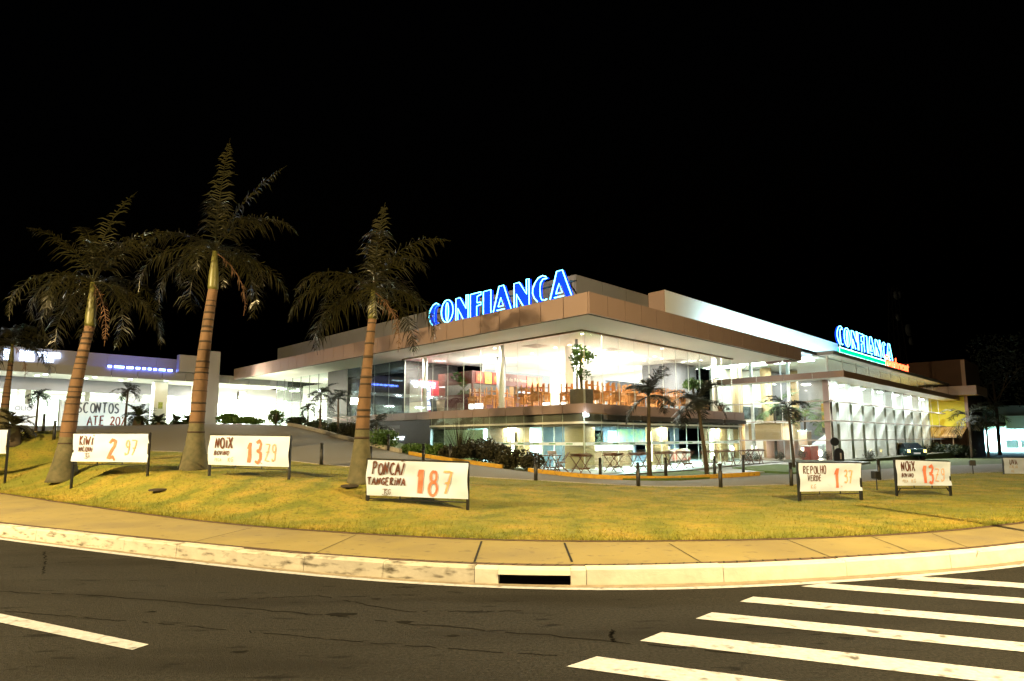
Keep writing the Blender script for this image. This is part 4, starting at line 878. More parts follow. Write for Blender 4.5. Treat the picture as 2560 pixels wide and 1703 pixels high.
banner('white price banner reading REPOLHO VERDE 1,37 right of the single young palm', (1993, 1158, 1228.8, 1254.7), (2148.4, 1158.5, 1226.7, 1252), 15.2, 15.5,
       [('REPOLHO', .06, .63, .28, .022, 'ink_dark', .7), ('VERDE', .12, .38, .2, .018, 'ink_dark', .82), ('KG', .17, .1, .16, .009, 'ink_faint', 1), ('1', .57, .14, .68, .08, 'ink_red', .42), ('.', .66, .14, .5, .035, 'ink_orange', .3), ('37', .71, .28, .48, .03, 'ink_orange', .6)], post=.06)
banner('white price banner reading NOIX BOVINO 13,79 standing below the parked dark car', (2235, 1149.8, 1214, 1239.5), (2371, 1155, 1214, 1242), 16.4, 16.7, NOIX + NOIXP, braces=True)
banner('white price banner reading UVA ITALIA at the right end of the lawn', (2506, 1144.8, 1184, 1197), (2640, 1146, 1185, 1198), 25, 25.5,
       [('UVA', .09, .58, .32, .03, 'ink_dark', .9), ('ITALIA', .09, .34, .2, .012, 'ink_faint', .8), ('KG', .12, .08, .17, .012, 'ink_faint', 1), ('5', .6, .1, .6, .06, 'ink_red', .5)][:3] + [('1', .5, .3, .5, .06, 'ink_red', .5)])
# long discount banner in front of the wing shopfront
db = site('discount_banner', 'wide white banner reading DESCONTOS ATE 20% before the lit shop window', 'banner', -11.6, 33.0, 0)
x_, y_ = B(-11.6, 33); zb = 2.42; w_ = 5.0
MB().quad((0, 0, zb + .05), (w_, 0, zb + .05), (w_, 0, zb + 1.75), (0, 0, zb + 1.75)).build('cloth', M['thin_cloth'], db)
for xx in (0, w_): MB().bar((xx, .04, zb - .4), (xx, .04, zb + 1.8), .06).build('post', M['black'], db)
mb = MB(); strokes(mb, 'DESCONTOS', .25, zb + 1.0, .62, .085, lambda a, b: (a, -.008, b), sx=.78, slant=0); mb.build('lettering', M['slate'], db)
mb = MB(); strokes(mb, "AT'E 20%", 1.5, zb + .18, .6, .075, lambda a, b: (a, -.008, b), sx=.78, slant=0); mb.build('lettering', M['red_wall'], db)

# ------------------------------------------------------------------ bollard lights and small lawn lamps
def make_bollard():
    t = thing('bollard_light', 'x', 'bollard light', group='black bollard lights along the driveway')
    MB().lathe([(.062, -.25), (.062, .52), (.05, .53)], 12).build('post', M['black'], t, True)
    MB().lathe([(.045, .52), (.045, .70)], 10).build('lens', M['car_glass'], t)
    mb = MB()
    for k in range(4): mb.lathe([(.062, .545 + k * .04), (.066, .555 + k * .04), (.062, .565 + k * .04)], 12)
    mb.lathe([(.066, .70), (.062, .73), (.02, .75)], 12); mb.build('louver_cap', M['black'], t, True)
    return t
BOL = [((1339.5, 1205), 19.9, 'black bollard light at the lawn edge below the folding chairs'), ((803, 1166), 20.8, 'black bollard light on the lawn edge between the two middle palms'), ((1596, 1216), 19.5, 'black bollard light on the lawn edge before the taller leaning cafe palm'),
       ((1802, 1220), 19.3, 'black bollard light on the lawn edge in front of the kerb opening'), ((1979, 1218), 19.8, 'black bollard light at the left post of the cabbage price banner'), ((2199, 1206), 22, 'black bollard light between the two right price banners'),
       ((1501, 1192.5), 24.0, 'black bollard light in the grass island corner left of the straight cafe palm'), ((1665, 1195), 24.0, 'black bollard light in the middle of the grass island'), ((1787, 1190), 25.6, 'black bollard light right of the leaning cafe palm foot'), ((1859, 1186), 27, 'black bollard light beside the walkway to the cafe'),
       ((135, 1092), 25.5, 'black bollard light touching the left side of the leftmost palm'), ((108, 1075), 27, 'black bollard light beside the cycad on the lawn crest'), ((207, 1112), 25.0, 'black bollard light peeping over the kiwi banner'), ((925, 1186), 20.5, 'black bollard light behind the left post of the tangerine banner'),
       ((1058, 1166), 24.5, 'black bollard light peeping over the middle of the tangerine banner'), ((971, 1126), 28.2, 'black bollard light among the shrubs at the driveway kerb'), ((1125, 1152), 26.4, 'black bollard light in the dark shrubs of the cafe bed')]
b0_ = make_bollard()
for i, ((u, v), d, lab) in enumerate(BOL):
    p = ony(u, v, d); z = max(h(p[0], p[1]), .16 if 1480 < u < 1900 and v < 1200 else -9)
    if i == 0: b0_.location = (p[0], p[1], z); b0_['label'] = lab
    else: copy_thing(b0_, (p[0], p[1], z), rnd(0, 6), lab)
def lawn_spot(u, v, d, label, rz):
    p = ony(u, v, d); t = thing('lawn_spotlight', label, 'spotlight', (p[0], p[1], h(p[0], p[1])), rz, 'small black spotlights on stakes')
    MB().tube([(0, 0, -.1), (0, 0, .34)], .016).build('stake', M['black'], t)
    bevel(MB().box(-.11, .11, -.07, .09, .34, .56).build('housing', M['black'], t), .02); MB().box(-.09, .09, .091, .096, .37, .53).build('lens', M['car_glass'], t)
lawn_spot(2193, 1229, 18.2, 'small black spotlight on a stake between the two right banners', .3)
lawn_spot(2433, 1182, 25.5, 'small black spotlight on the driveway edge near the grape banner', -.4)
for u, v, d, lab in ((396, 1210, 14.8, 'flat dark lawn drain lid right of the kiwi banner'), (874, 1219, 14.0, 'flat dark lawn drain lid left of the tangerine banner')):
    p = ony(u, v, d); t = thing('drain_lid', lab, 'drain lid', (p[0], p[1], h(p[0], p[1]) + .02), .2, 'drain lids in the lawn')
    MB().lathe([(.2, 0), (.2, .03), (.17, .045)], 16).build('lid', M['stone_dark'], t)

# ------------------------------------------------------------------ palms
def frond(mb, base, az, el, ln, droop, nl=26, lw=.03, ll=.42, hang=.5, twist=0, mi=0, rach=.016):
    """one pinnate frond: arching midrib with leaflets on both sides"""
    p = Vector(base); pts = []; e = el; st = ln / 14
    for k in range(15):
        pts.append(p.copy()); d = Vector((math.cos(az) * math.cos(e), math.sin(az) * math.cos(e), math.sin(e))); p = p + d * st; e -= droop / 14 * (1 + .8 * k / 14)
    mb.m = mi; mb.tube(pts[::2], [rach * (1.2 - i / 8) for i in range(8)], 4)
    for i in range(nl):
        s = .14 + .86 * (i + rnd(-.3, .3)) / nl; k = min(max(s * 14, 0), 13.99); a = int(k); q = pts[a].lerp(pts[a + 1], k - a); t = (pts[a + 1] - pts[a]).normalized()
        side = Vector((-math.sin(az), math.cos(az), 0)); upv = side.cross(t).normalized()
        f = math.sin(PI * min(1, .18 + s * .86)) ** .6
        for sg in (1, -1):
            L_ = ll * f * rnd(.62, 1.2); j_ = .35 + hang * .8; d = (side * sg * rnd(.8 - .45 * j_, 1) + t * rnd(.6 - .5 * j_, .75) + upv * rnd(-.55, .5) * j_).normalized()
            m_ = q + d * L_ * .5 + Vector((0, 0, -1)) * L_ * hang * .18; e_ = q + d * L_ * (1 - .35 * hang) + Vector((0, 0, -1)) * L_ * hang * rnd(.55, .95)
            wv = t * lw * .5
            mb.add([q - wv * .6, q + wv * .6, m_ + wv, e_, m_ - wv], [(0, 1, 2, 4), (4, 2, 3)])
def royal_palm(u, v, d, zt, zc, seed, label, lean=0, r0=.40, r1=.20, fl=3.4, nf=15, extra=(), nosh=False):
    random.seed(seed); p = ony(u, v, d); g = h(p[0], p[1]) - .08; t = thing('royal_palm', label, 'palm', (p[0], p[1], g), 0, 'tall ringed palms on the lawn')
    Ht = zt - g; n = 46; mb = MB(); pr = []; 
    for i in range(n + 1):
        s = i / n; r = r1 + (r0 - r1) * max(0, 1 - s * Ht / 1.35) ** 1.5 + .02 * math.sin(s * 5) + (r0 * .04 if i == 0 else 0) - .035 * s; pr.append((lean * s * s, 0, Ht * s, r + rnd(-.004, .004)))
    mb.tube([q[:3] for q in pr], [q[3] for q in pr], 18); top = Vector(pr[-1][:3])
    nb = sum(1 for q in pr if q[2] < 1.25); mb.mi = [1 if (k // 18) < nb else 0 for k in range(len(mb.f))]
    z = 1.1; mb.m = 2
    while z < Ht - .08:
        s = z / Ht; r = np.interp(z, [q[2] for q in pr], [q[3] for q in pr]); w = rnd(.010, .032); x0 = lean * s * s; ti = rnd(-.03, .03)
        mb.tube([(x0, 0, z - w), (x0, 0, z + w)], [float(r) + .006] * 2, 18); z += rnd(.13, .34)
    mb.build('trunk', [M['trunk'], M['trunk_base'], M['trunk_ring']], t, True)
    Hs = zc - zt; r = pr[-1][3]
    MB().tube([top + Vector((0, 0, k)) for k in (-.01, .08, Hs * .35, Hs * .7, Hs * 1.02)], [r * 1.0, r * 1.1, r * 1.02, r * .72, r * .5], 16).build('crownshaft', M['shaft'], t, True)
    cb_ = top + Vector((0, 0, Hs)); mb = MB()
    for k in range(nf):
        az = k * 2.399 + rnd(-.2, .2); el = math.radians([62, 38, 18, 2, -10][k % 5] + rnd(-8, 8)); frond(mb, cb_ + Vector((0, 0, .05)), az, el, fl * rnd(.85, 1.1), rnd(1.0, 1.9), 54, .032, .66, .6)
    for az, el, l_, dr in extra: frond(mb, cb_ + Vector((0, 0, .1)), az, el, l_, dr, 44, .045, .60, .5)
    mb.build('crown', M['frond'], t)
    mb = MB(); frond(mb, cb_, rnd(-.6, .2), math.radians(-35), fl * .8, .9, 26, .03, .3, 1); mb.build('dry_frond', M['frond_dry'], t)
    return t
royal_palm(160, 1168, 17.8, 5.0, 6.3, 11, 'tall ringed palm with flared base left of the kiwi banner', .45, .42, .185, 2.9, 16, [(1.2, 1.5, 3.5, .5), (2.4, 1.3, 3.2, .9), (.2, 1.25, 3.0, 1.1)])
royal_palm(484, 1174, 17, 5.9, 7.0, 5, 'tallest ringed palm with one upright frond behind the left NOIX banner', .28, .40, .185, 2.75, 14, [(1.6, 1.52, 3.7, .2), (.4, 1.22, 3.4, .4)])
royal_palm(901, 1200, 14.6, 4.55, 5.25, 23, 'shorter ringed palm behind the tangerine banner nearest the lit corner', .2, .32, .155, 2.3, 13, [(1.0, 1.5, 2.3, .15)])
random.seed(41)
royal_palm(6, 1082, 27, 5.1, 5.9, 31, 'dim ringed palm at the far left edge behind the cycad', .1, .26, .15, 2.3, 12)
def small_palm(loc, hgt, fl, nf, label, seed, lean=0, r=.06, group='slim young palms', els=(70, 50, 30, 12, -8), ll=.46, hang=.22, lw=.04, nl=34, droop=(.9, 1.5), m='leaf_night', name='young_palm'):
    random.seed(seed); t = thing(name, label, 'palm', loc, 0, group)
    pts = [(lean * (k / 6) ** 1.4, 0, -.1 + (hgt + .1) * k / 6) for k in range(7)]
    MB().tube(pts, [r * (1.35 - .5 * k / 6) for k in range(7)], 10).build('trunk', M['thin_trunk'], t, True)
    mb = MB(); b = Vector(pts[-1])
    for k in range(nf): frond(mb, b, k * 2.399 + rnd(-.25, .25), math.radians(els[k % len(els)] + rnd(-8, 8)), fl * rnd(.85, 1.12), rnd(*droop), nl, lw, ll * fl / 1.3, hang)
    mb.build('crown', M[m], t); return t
def at(u, v, d): p = ony(u, v, d); return (p[0], p[1], float(p[2]))
p = onz(1623, 1190, .17)
small_palm(tuple(p), 3.15, 1.5, 14, 'straight slim palm in the grass island before the awnings', 3, .05, .075, els=(80, 60, 38, 12, -14), droop=(.8, 1.4))
bpy.data.objects['young_palm'].location = tuple(onz(1624, 1189.5, .17))
p = onz(1768, 1188, .17); small_palm(tuple(p), 2.95, 1.5, 15, 'leaning slim palm at the corner of the grass island', 8, -.3, .07, els=(72, 48, 28, 8, -12))
p = onz(1985, 1170, .17); small_palm(tuple(p), 2.95, 1.35, 11, 'single young palm in front of the glass atrium', 15, -.15, .06, els=(55, 35, 15, -5, 60), droop=(1.2, 2.0))
for u, v, d, hg, fl, lab, sd in ((90, 1068, 33, 1.9, .9, 'small palm before the lit shop window left of the leftmost palm', 21), (312, 1068, 35, 2.0, 1.0, 'small palm standing beside the discount banner', 22),
        (800, 1075, 34.5, 2.1, 1.15, 'bushy young palm left of the stair rail', 23), (845, 1085, 33, 2.0, 1.2, 'bushy young palm right of the stair rail', 24), (940, 1105, 30.5, 1.0, 1.2, 'low young palm behind the shorter ringed palm', 25), (770, 1068, 36.5, 1.2, .8, 'smallest young palm near the glaring floodlight', 26),
        (2430, 1150, 62, 4.2, 3.0, 'dark palm against the lime yellow wall', 27), (2472, 1148, 66, 4.6, 2.8, 'dark palm against the bluish distant shopfront', 28)):
    x, y, z = at(u, v, d); small_palm((x, y, h(x, y)), hg, fl, 12, lab, sd, rnd(-.1, .1), .05 if d < 60 else .09, els=(60, 40, 20, 0, -15), droop=(1.0, 1.8), nl=20, lw=.04 if d < 60 else .09, group='young palms near the buildings')
def cycad(u, v, d, sc, lab, seed, m='leaf_dark', trunk=.5):
    x, y, z = at(u, v, d); small_palm((x, y, h(x, y)), trunk, sc, 26, lab, seed, 0, .22 * sc, 'cycads on the left lawn crest', (70, 50, 30, 10, -10), .32, .1, .05, 26, (.8, 1.5), m, 'cycad')
cycad(34, 1070, 25, 1.05, 'broad dark cycad behind the blank banner on the left lawn crest', 51, 'leaf_red', .75)
cycad(345, 1066, 35, 1.1, 'spreading dark cycad right of the discount banner', 52)
for u, sd in ((395, 53), (440, 54), (470, 55)): cycad(u, 1066, 35.5, .75, 'low dark cycad in the row before the white pillar' if u == 395 else ('low dark cycad behind the tallest palm trunk' if u == 440 else 'low dark cycad right at the portal pillar foot'), sd, trunk=.15)

# ------------------------------------------------------------------ shrubs
def leaf_blob(mb, c, rx, ry, rz, n, ls):
    for _ in range(n):
        while True:
            q = Vector((rnd(-1, 1), rnd(-1, 1), rnd(-1, 1)))
            if .25 < q.length < 1 : break
        q = q.normalized() * (q.length ** .5)
        p = Vector(c) + Vector((q.x * rx, q.y * ry, q.z * rz)); a = Vector((rnd(-1, 1), rnd(-1, 1), rnd(-.3, 1))).normalized() * ls * rnd(.6, 1.3); b = a.orthogonal().normalized() * ls * .3; b.rotate(Matrix.Rotation(rnd(0, 6), 3, a))
        mb.add([p, p + a * .5 + b, p + a, p + a * .5 - b], [(0, 1, 2, 3)])
def shrub(loc, rx, ry, rz, m, lab, n=900, ls=.12, group=None, name='shrub', cat='shrub', lumps=5):
    t = thing(name, lab, cat, loc, 0, group); mb = MB()
    for k in range(lumps):
        a = rnd(0, 2 * PI); f = rnd(.2, .55); leaf_blob(mb, (math.cos(a) * rx * f, math.sin(a) * ry * f, rz * rnd(.45, .8)), rx * .6, ry * .6, rz * rnd(.4, .6), n // lumps, ls)
    mb.build('foliage', M[m], t); sm = MB()
    for k in range(5): a = rnd(0, 6.28); sm.tube([(0, 0, -.1), (math.cos(a) * rx * .4, math.sin(a) * ry * .4, rz * .8)], .012, 4)
    sm.build('stem', M['thin_trunk'], t); return t
random.seed(77)
def grd(u, v, d): x, y, z = at(u, v, d); return (x, y, h(x, y))
for u, v, d, rx, rz, m, lab in ((968, 1125, 28.8, .9, .9, 'leaf_green', 'light green shrub at the driveway kerb under the left ledge'), (1045, 1138, 28.2, .9, .55, 'leaf_green', 'low green shrub right of the light green one on the kerb'), (1090, 1142, 28.0, .8, .6, 'leaf_green', 'bright green shrub before the blind wall'),
        (1140, 1150, 27.6, .9, .8, 'leaf_red', 'reddish shrub under the spiky grass'), (1185, 1156, 27.3, .95, 1.1, 'leaf_red', 'tall reddish shrub in the middle of the cafe bed'), (1235, 1164, 26.8, .9, 1.05, 'leaf_red', 'reddish shrub before the tall niche lamp'),
        (1280, 1170, 26.4, .9, .9, 'leaf_red', 'reddish shrub before the glass door'), (1315, 1176, 26.0, .8, .75, 'leaf_red', 'last reddish shrub at the table with two chairs'), (1215, 1150, 28.4, .6, 1.5, 'leaf_red', 'slim tall shrub behind the reddish hedge'),
        (690, 1060, 37.5, .65, 1.1, 'leaf_green', 'rounded clipped bush in front of the glaring floodlight'), (560, 1064, 38, .9, .75, 'leaf_green', 'bright yellow green bush beside the portal pillar'), (600, 1065, 38, 1.1, .5, 'leaf_green', 'low bright green bush under the floodlight'), (640, 1065, 38, .8, .4, 'leaf_green', 'lowest green bush left of the clipped bush'),
        (740, 1066, 37.3, .8, .6, 'leaf_dark', 'dark shrub left of the stair foot'), (790, 1068, 36, .9, .6, 'leaf_dark', 'dark shrub under the stair rail'), (835, 1085, 33.5, .9, .7, 'leaf_dark', 'dark shrub right of the stair foot'), (880, 1098, 31.5, .8, .9, 'leaf_red', 'feathery brown shrub by the shorter palm'),
        (2320, 1142, 62, 2.0, 1.7, 'leaf_dark', 'dark hedge shrub under the striped awning'), (2360, 1142, 63, 2.2, 1.5, 'leaf_dark', 'dark hedge shrub before the brown block'), (2400, 1142, 64, 2.0, 1.6, 'leaf_dark', 'dark hedge shrub at the corner of the brown block')):
    shrub(grd(u, v, d), rx * .92, rx * .62, rz * .74, m, lab, int(1900 * rx), .12 if d < 50 else .2, 'shrubs along the buildings')
# topiary balls by the atrium
for u, v, d, lab in ((1872, 1148, 38, 'small round clipped shrub under the double table'), (1890, 1149, 38, 'small round clipped shrub right of the double table legs'), (1950, 1148, 41, 'round clipped shrub left of the young palm before the atrium'), (2009, 1148, 42, 'round clipped shrub right of the young palm foot'), (2070, 1150, 41.5, 'round clipped shrub at the atrium corner pier'), (2168, 1151, 43.5, 'round clipped shrub before the white fins near the black arched board'), (2180, 1154, 43, 'round clipped shrub nearer the parked car')):
    x, y, z = at(u, v, d); shrub((x, y, .1), .36, .36, .55, 'leaf_dark', lab, 420, .07, 'round clipped shrubs', 'clipped_shrub', lumps=4)
def spiky(u, v, d, hgt, n, lab, m='leaf_red', sp=.9):
    t = thing('spiky_grass', lab, 'ornamental grass', grd(u, v, d)); mb = MB()
    for k in range(n):
        az = rnd(0, 6.28); e = rnd(.1, sp); L_ = hgt * rnd(.8, 1.1); P = [Vector((math.cos(az) * math.sin(e) * L_ * s, math.sin(az) * math.sin(e) * L_ * s, math.cos(e) * L_ * s - .12 * L_ * s * s * e)) for s in (0, .5, 1)]
        wv = Vector((-math.sin(az), math.cos(az), 0)) * .016; mb.add([P[0] - wv, P[0] + wv, P[1] + wv * .8, P[2], P[1] - wv * .8], [(0, 1, 2, 4), (4, 2, 3)])
    mb.build('blades', M[m], t); return t
spiky(1148, 1150, 27.9, 2.0, 110, 'fan of long spiky blades before the lit white blind')
spiky(690, 1063, 37, .9, 70, 'spiky grass tuft on top of the clipped bush', sp=.5)
spiky(885, 1098, 31.2, 1.3, 120, 'brown spiky grass tuft left of the shorter palm')
# far tree at the right, dim
def tree(loc, hgt, cr, lab, seed, m='leaf_dark', n=2600):
    random.seed(seed); t = thing('tree', lab, 'tree', loc); mb = MB(); mb.tube([(0, 0, -.2), (.1, 0, hgt * .4), (0, .1, hgt * .7)], [.22, .17, .09], 10)
    for k in range(7): a = rnd(0, 6.28); mb.tube([(0, 0, hgt * rnd(.35, .55)), (math.cos(a) * cr * .6, math.sin(a) * cr * .6, hgt * rnd(.65, .9))], [.08, .03], 6)
    mb.build('trunk', M['thin_trunk'], t, True); mb = MB()
    for k in range(16): a = rnd(0, 6.28); f = rnd(.1, .8); leaf_blob(mb, (math.cos(a) * cr * f, math.sin(a) * cr * f, hgt * rnd(.5, .98)), cr * .4, cr * .4, hgt * .13, n // 16, .3)
    mb.build('crown', M[m], t)
x, y, z = at(2500, 1140, 78); tree((x, y, -.6), 14, 5, 'dim tall tree rising above the distant store', 61, 'leaf_night')

# ------------------------------------------------------------------ cafe furniture
ZF = 3.22
def make_table(m, label, group, name='wooden_table'):
    t = thing(name, label, 'table', group=group)
    bevel(MB().box(-.4, .4, -.4, .4, .71, .75).build('table_top', m, t), .008)
    for sx in (-1, 1):
        for sy in (-1, 1): MB().bar((sx * .34, sy * .34, 0), (sx * .34, sy * .34, .71), .06).build('leg', m, t)
    MB().box(-.34, .34, -.36, -.33, .62, .71).box(-.34, .34, .33, .36, .62, .71).build('apron', m, t); return t
def make_chair(m, label, group, flip=False):
    t = thing('wooden_chair', label, 'chair', group=group)
    if flip: t.rotation_euler = (PI, 0, 0)
    MB().box(-.21, .21, -.21, .21, .43, .46).build('seat', m, t)
    mb = MB().box(-.20, .20, .185, .205, .86, .93).box(-.20, .20, .185, .205, .56, .60)
    for k in range(5): mb.box(-.15 + .07 * k, -.12 + .07 * k, .188, .202, .60, .86)
    mb.build('backrest', m, t)
    for sx in (-1, 1):
        MB().bar((sx * .19, -.19, 0), (sx * .19, -.19, .43), .038).build('leg', m, t); MB().bar((sx * .19, .195, 0), (sx * .19, .195, .93), .038).build('leg', m, t)
    MB().bar((-.19, 0, .2), (.19, 0, .2), .025).bar((-.19, -.19, .2), (-.19, .19, .2), .025).bar((.19, -.19, .2), (.19, .19, .2), .025).build('stretcher', m, t); return t
TB = [(5.4, 4.3), (7.0, 4.2), (8.6, 4.3), (10.2, 4.2), (11.8, 4.3), (13.4, 4.2), (5.9, 6.0), (8.2, 6.1), (10.0, 6.0), (11.9, 6.1), (13.8, 5.9), (4.7, 6.9), (4.7, 8.1), (4.6, 10.3), (6.2, 9.2), (6.1, 11.0), (4.5, 11.6)]
ordn = ['first', 'second', 'third', 'fourth', 'fifth', 'sixth']
tlab = ['orange wooden table by the right upper glass, %s from the corner planter' % ordn[i] for i in range(6)] + ['orange wooden table in the inner row, %s from the square pillar' % ordn[i] for i in range(5)] + ['orange wooden table along the left upper glass, %s from the corner planter' % ordn[i] for i in range(3)] + ['orange wooden table inside the left glass nearer the cafe kiosk', 'orange wooden table at the foot of the cafe kiosk', 'orange wooden table by the white column near the drinks fridge']
wt = make_table(M['wood'], tlab[0], 'wooden tables in the upper cafe'); fc = make_chair(M['wood'], 'x', 'upturned chairs on the upper cafe tables', True); first = True
side = ['facing the corner', 'facing the road', 'facing the kiosk', 'facing the atrium']
for i, (r, l) in enumerate(TB):
    x, y = B(r, l); a = TH + (i % 3) * .03
    if i == 0: wt.location = (x, y, ZF); wt.rotation_euler = (0, 0, a)
    else: copy_thing(wt, (x, y, ZF), a, tlab[i])
    for k in range(4 if i not in (3, 12) else 3):
        b = a + PI / 2 * k; off = .2; cx = x + math.sin(b) * off; cy_ = y - math.cos(b) * off
        lb = 'upturned orange chair %s on the %s' % (side[k], tlab[i].replace('orange wooden ', '').replace(' by the right upper glass,', ' by the right glass,').replace('in the inner row,', 'of the inner row,'))
        lb = ' '.join(lb.split()[:16]); z = ZF + .75 + .46 + .004 + .002 * k
        if first: fc.location = (cx, cy_, z); fc.rotation_euler = (PI, 0, b); fc['label'] = lb; first = False
        else: copy_thing(fc, (cx, cy_, z + (.02 if k > 1 else 0)), b, lb)
def folding_table(label):
    t = thing('folding_table', label, 'table', group='dark folding tables on the cafe terrace')
    bevel(MB().box(-.36, .36, -.36, .36, .70, .73).build('table_top', M['wood_dark'], t), .006)
    for sy in (-.27, .27):
        for sx in (-1, 1): MB().bar((sx * .31, sy, 0), (-sx * .31, sy + sx * .02, .70), .035, .022).build('leg', M['wood_dark'], t)
    MB().bar((-.22, -.28, .2), (-.22, .3, .2), .03).bar((.22, -.28, .2), (.22, .3, .2), .03).bar((-.24, -.29, .21), (.24, -.29, .21), .025, .06).build('stretcher', M['wood_dark'], t); return t
def folded_chair(label):
    t = thing('folded_chair', label, 'chair', group='folded chairs lying on the terrace tables')
    MB().bar((-.19, -.42, .02), (-.19, .42, .02), .03).bar((.19, -.42, .02), (.19, .42, .02), .03).build('frame', M['wood_dark'], t)
    MB().box(-.18, .18, -.36, -.05, .02, .045).build('seat', M['wood_dark'], t); MB().box(-.18, .18, .2, .4, .022, .042).build('backrest', M['wood_dark'], t); return t
def folding_chair(label):
    t = thing('folding_chair', label, 'chair', group='open folding chairs on the cafe terrace')
    MB().box(-.19, .19, -.19, .17, .43, .455).build('seat', M['wood_dark'], t)
    for s_ in (-1, 1):
        MB().bar((s_ * .20, -.30, 0), (s_ * .20, .30, .86), .03).build('leg', M['wood_dark'], t); MB().bar((s_ * .17, .30, 0), (s_ * .17, -.2, .44), .03).build('leg', M['wood_dark'], t)
    MB().add([(-.19, .20, .70), (.19, .20, .70), (.19, .29, .86), (-.19, .29, .86), (-.19, .22, .69), (.19, .22, .69), (.19, .31, .85), (-.19, .31, .85)], [(0, 1, 2, 3), (7, 6, 5, 4), (0, 4, 5, 1), (3, 2, 6, 7)]).build('backrest', M['wood_dark'], t); return t
OT = [(1452, 1184, 'at the corner stone pillar'), (1535, 1180, 'before the white counter'), (1596, 1177, 'behind the straight slim palm'), (1660, 1172, 'at the second beige pillar'), (1712, 1170, 'before the round picture'), (1776, 1166, 'behind the leaning palm'), (1821, 1163, 'at the last stone pillar'), (1866, 1160, 'left of the double pair'), (1891, 1159.5, 'right of the double pair')]
ft = folding_table('x'); fch = folded_chair('x')
for i, (u, v, w) in enumerate(OT):
    p = onz(u, v, .2); a = TH + rnd(-.15, .15) + (PI / 2 if i % 3 == 1 else 0); lb = 'dark wooden folding table with crossed legs ' + w
    if i == 0: ft.location = (p[0], p[1], .2); ft.rotation_euler = (0, 0, a); ft['label'] = lb
    else: copy_thing(ft, (p[0], p[1], .2), a, lb)
    for k in range(2 if i != 7 else 1):
        lb = '%s folded chair lying on the terrace table %s' % ('upper' if k else 'lower', w); q = (p[0] + rnd(-.04, .04), p[1] + rnd(-.04, .04), .93 + .05 * k); b = a + rnd(-.3, .3) + k * 1.2
        if i == 0 and k == 0: fch.location = q; fch.rotation_euler = (0, 0, b); fch['label'] = lb
        else: copy_thing(fch, q, b, lb)
p = onz(1378, 1180, .2); copy_thing(ft, (p[0], p[1], .2), TH + .2, 'bare dark folding table between two open chairs')
f0 = folding_chair('open dark folding chair left of the bare terrace table'); q = onz(1353, 1182, .2); f0.location = (q[0], q[1], .2); f0.rotation_euler = (0, 0, 1.9)
q = onz(1405, 1182, .2); copy_thing(f0, (q[0], q[1], .2), -1.5, 'open dark folding chair right of the bare terrace table')
q = onz(1384, 1174, .2); copy_thing(f0, (q[0], q[1], .2), .2, 'open dark folding chair behind the bare terrace table')
# kiosk
k0 = on_l(1180, 926, 12.6); k1 = on_l(1355, 946, 12.6)
KK = site('coffee_kiosk', 'dark red coffee kiosk with round food pictures and a lettered sign band', 'kiosk', k0[0], 12.6, ZF)
kw = k1[0] - k0[0]; kz = k0[2] - ZF
MB().box(0, kw, 0, .2, kz - .75, kz).box(0, .2, .2, 3.2, kz - .75, kz).build('sign_band', M['wine'], KK)
MB().box(0, kw, 0, .5, 0, 1.05).box(0, .5, .5, 3.2, 0, 1.05).build('counter', M['wine'], KK)
MB().box(0, kw, 2.4, 2.5, 0, kz).build('kiosk_back', M['dark_wall'], KK)
for xx in (.05, kw - .1): MB().box(xx, xx + .1, .02, .12, 1.05, kz - .75).build('post', M['wine'], KK)
for k, f in enumerate((.09, .21, .32, .80, .88, .95)):
    pm = MB().box(kw * f - .26, kw * f + .26, -.03, -.005, kz - .70, kz - .05).build('menu_panel', M['red_wall'] if k != 1 else M['ochre'], KK)
    MB().add([(kw * f + .2 * math.cos(a), -.04, kz - .38 + .22 * math.sin(a)) for a in np.linspace(0, 2 * PI, 15)[:-1]], [tuple(range(14))]).build('food_picture', mat('food_picture', (.75, .20, .06), .5, (.45, .08, .03), 6, .3), pm)
font_mesh('Café do Romano', .34, 'sign_lettering', M['bin_beige'], KK, Matrix.Translation((kw * .57, -.02, kz - .45)) @ Matrix.Rotation(PI / 2, 4, 'X'))
MB().box(kw * .1, kw * .25, .8, 1.1, 1.06, 1.4).build('coffee_machine', M['steel'], KK)
MB().box(kw * .62, kw * .78, -.5, -.1, .9, 1.35).build('display_case', mat('display_case', (.35, .45, .6), .2, emit=(.4, .6, 1), estr=.4), KK)
area('kiosk_light', KK, (kw * .5, 1.2, kz - .1), .8, 60, (1, .72, .42))
def placed(u, v0, r=None, l=None): return on_r(u, v0, r) if r is not None else on_l(u, v0, l)
# fridge, board, bins
r, l, z = placed(1069, 1027, r=4.7); F_ = site('drinks_fridge', 'upright drinks fridge glowing pink and blue behind the left upper glass', 'fridge', r, l, ZF, -PI / 2)
MB().box(-.36, .36, 0, .6, 0, 2.0).build('cabinet', M['fridge_red'], F_); MB().box(-.33, .33, -.03, -.002, 1.68, 1.97).build('header', M['fridge_pink'], F_)
dd = MB().box(-.30, .30, -.03, -.002, .22, 1.62).build('door', M['fridge_blue'], F_); MB().bar((.27, -.06, .7), (.27, -.06, 1.3), .03).build('handle', M['steel'], dd)
for k in range(4): MB().box(-.28, .28, -.036, -.031, .45 + k * .3, .53 + k * .3).build('bottle_row', M['slate'], dd)
r, l, z = placed(1032, 1032, r=4.1); t = site('white_board', 'tall pale grey board leaning behind the left upper glass', 'board', r, l, ZF, -PI / 2)
MB().box(-.85, .85, 0, .05, .75, 2.0).build('board', M['board_white'], t); MB().box(-.8, .85, .0, .5, 0, .72).build('white_cabinet', M['white'], t)
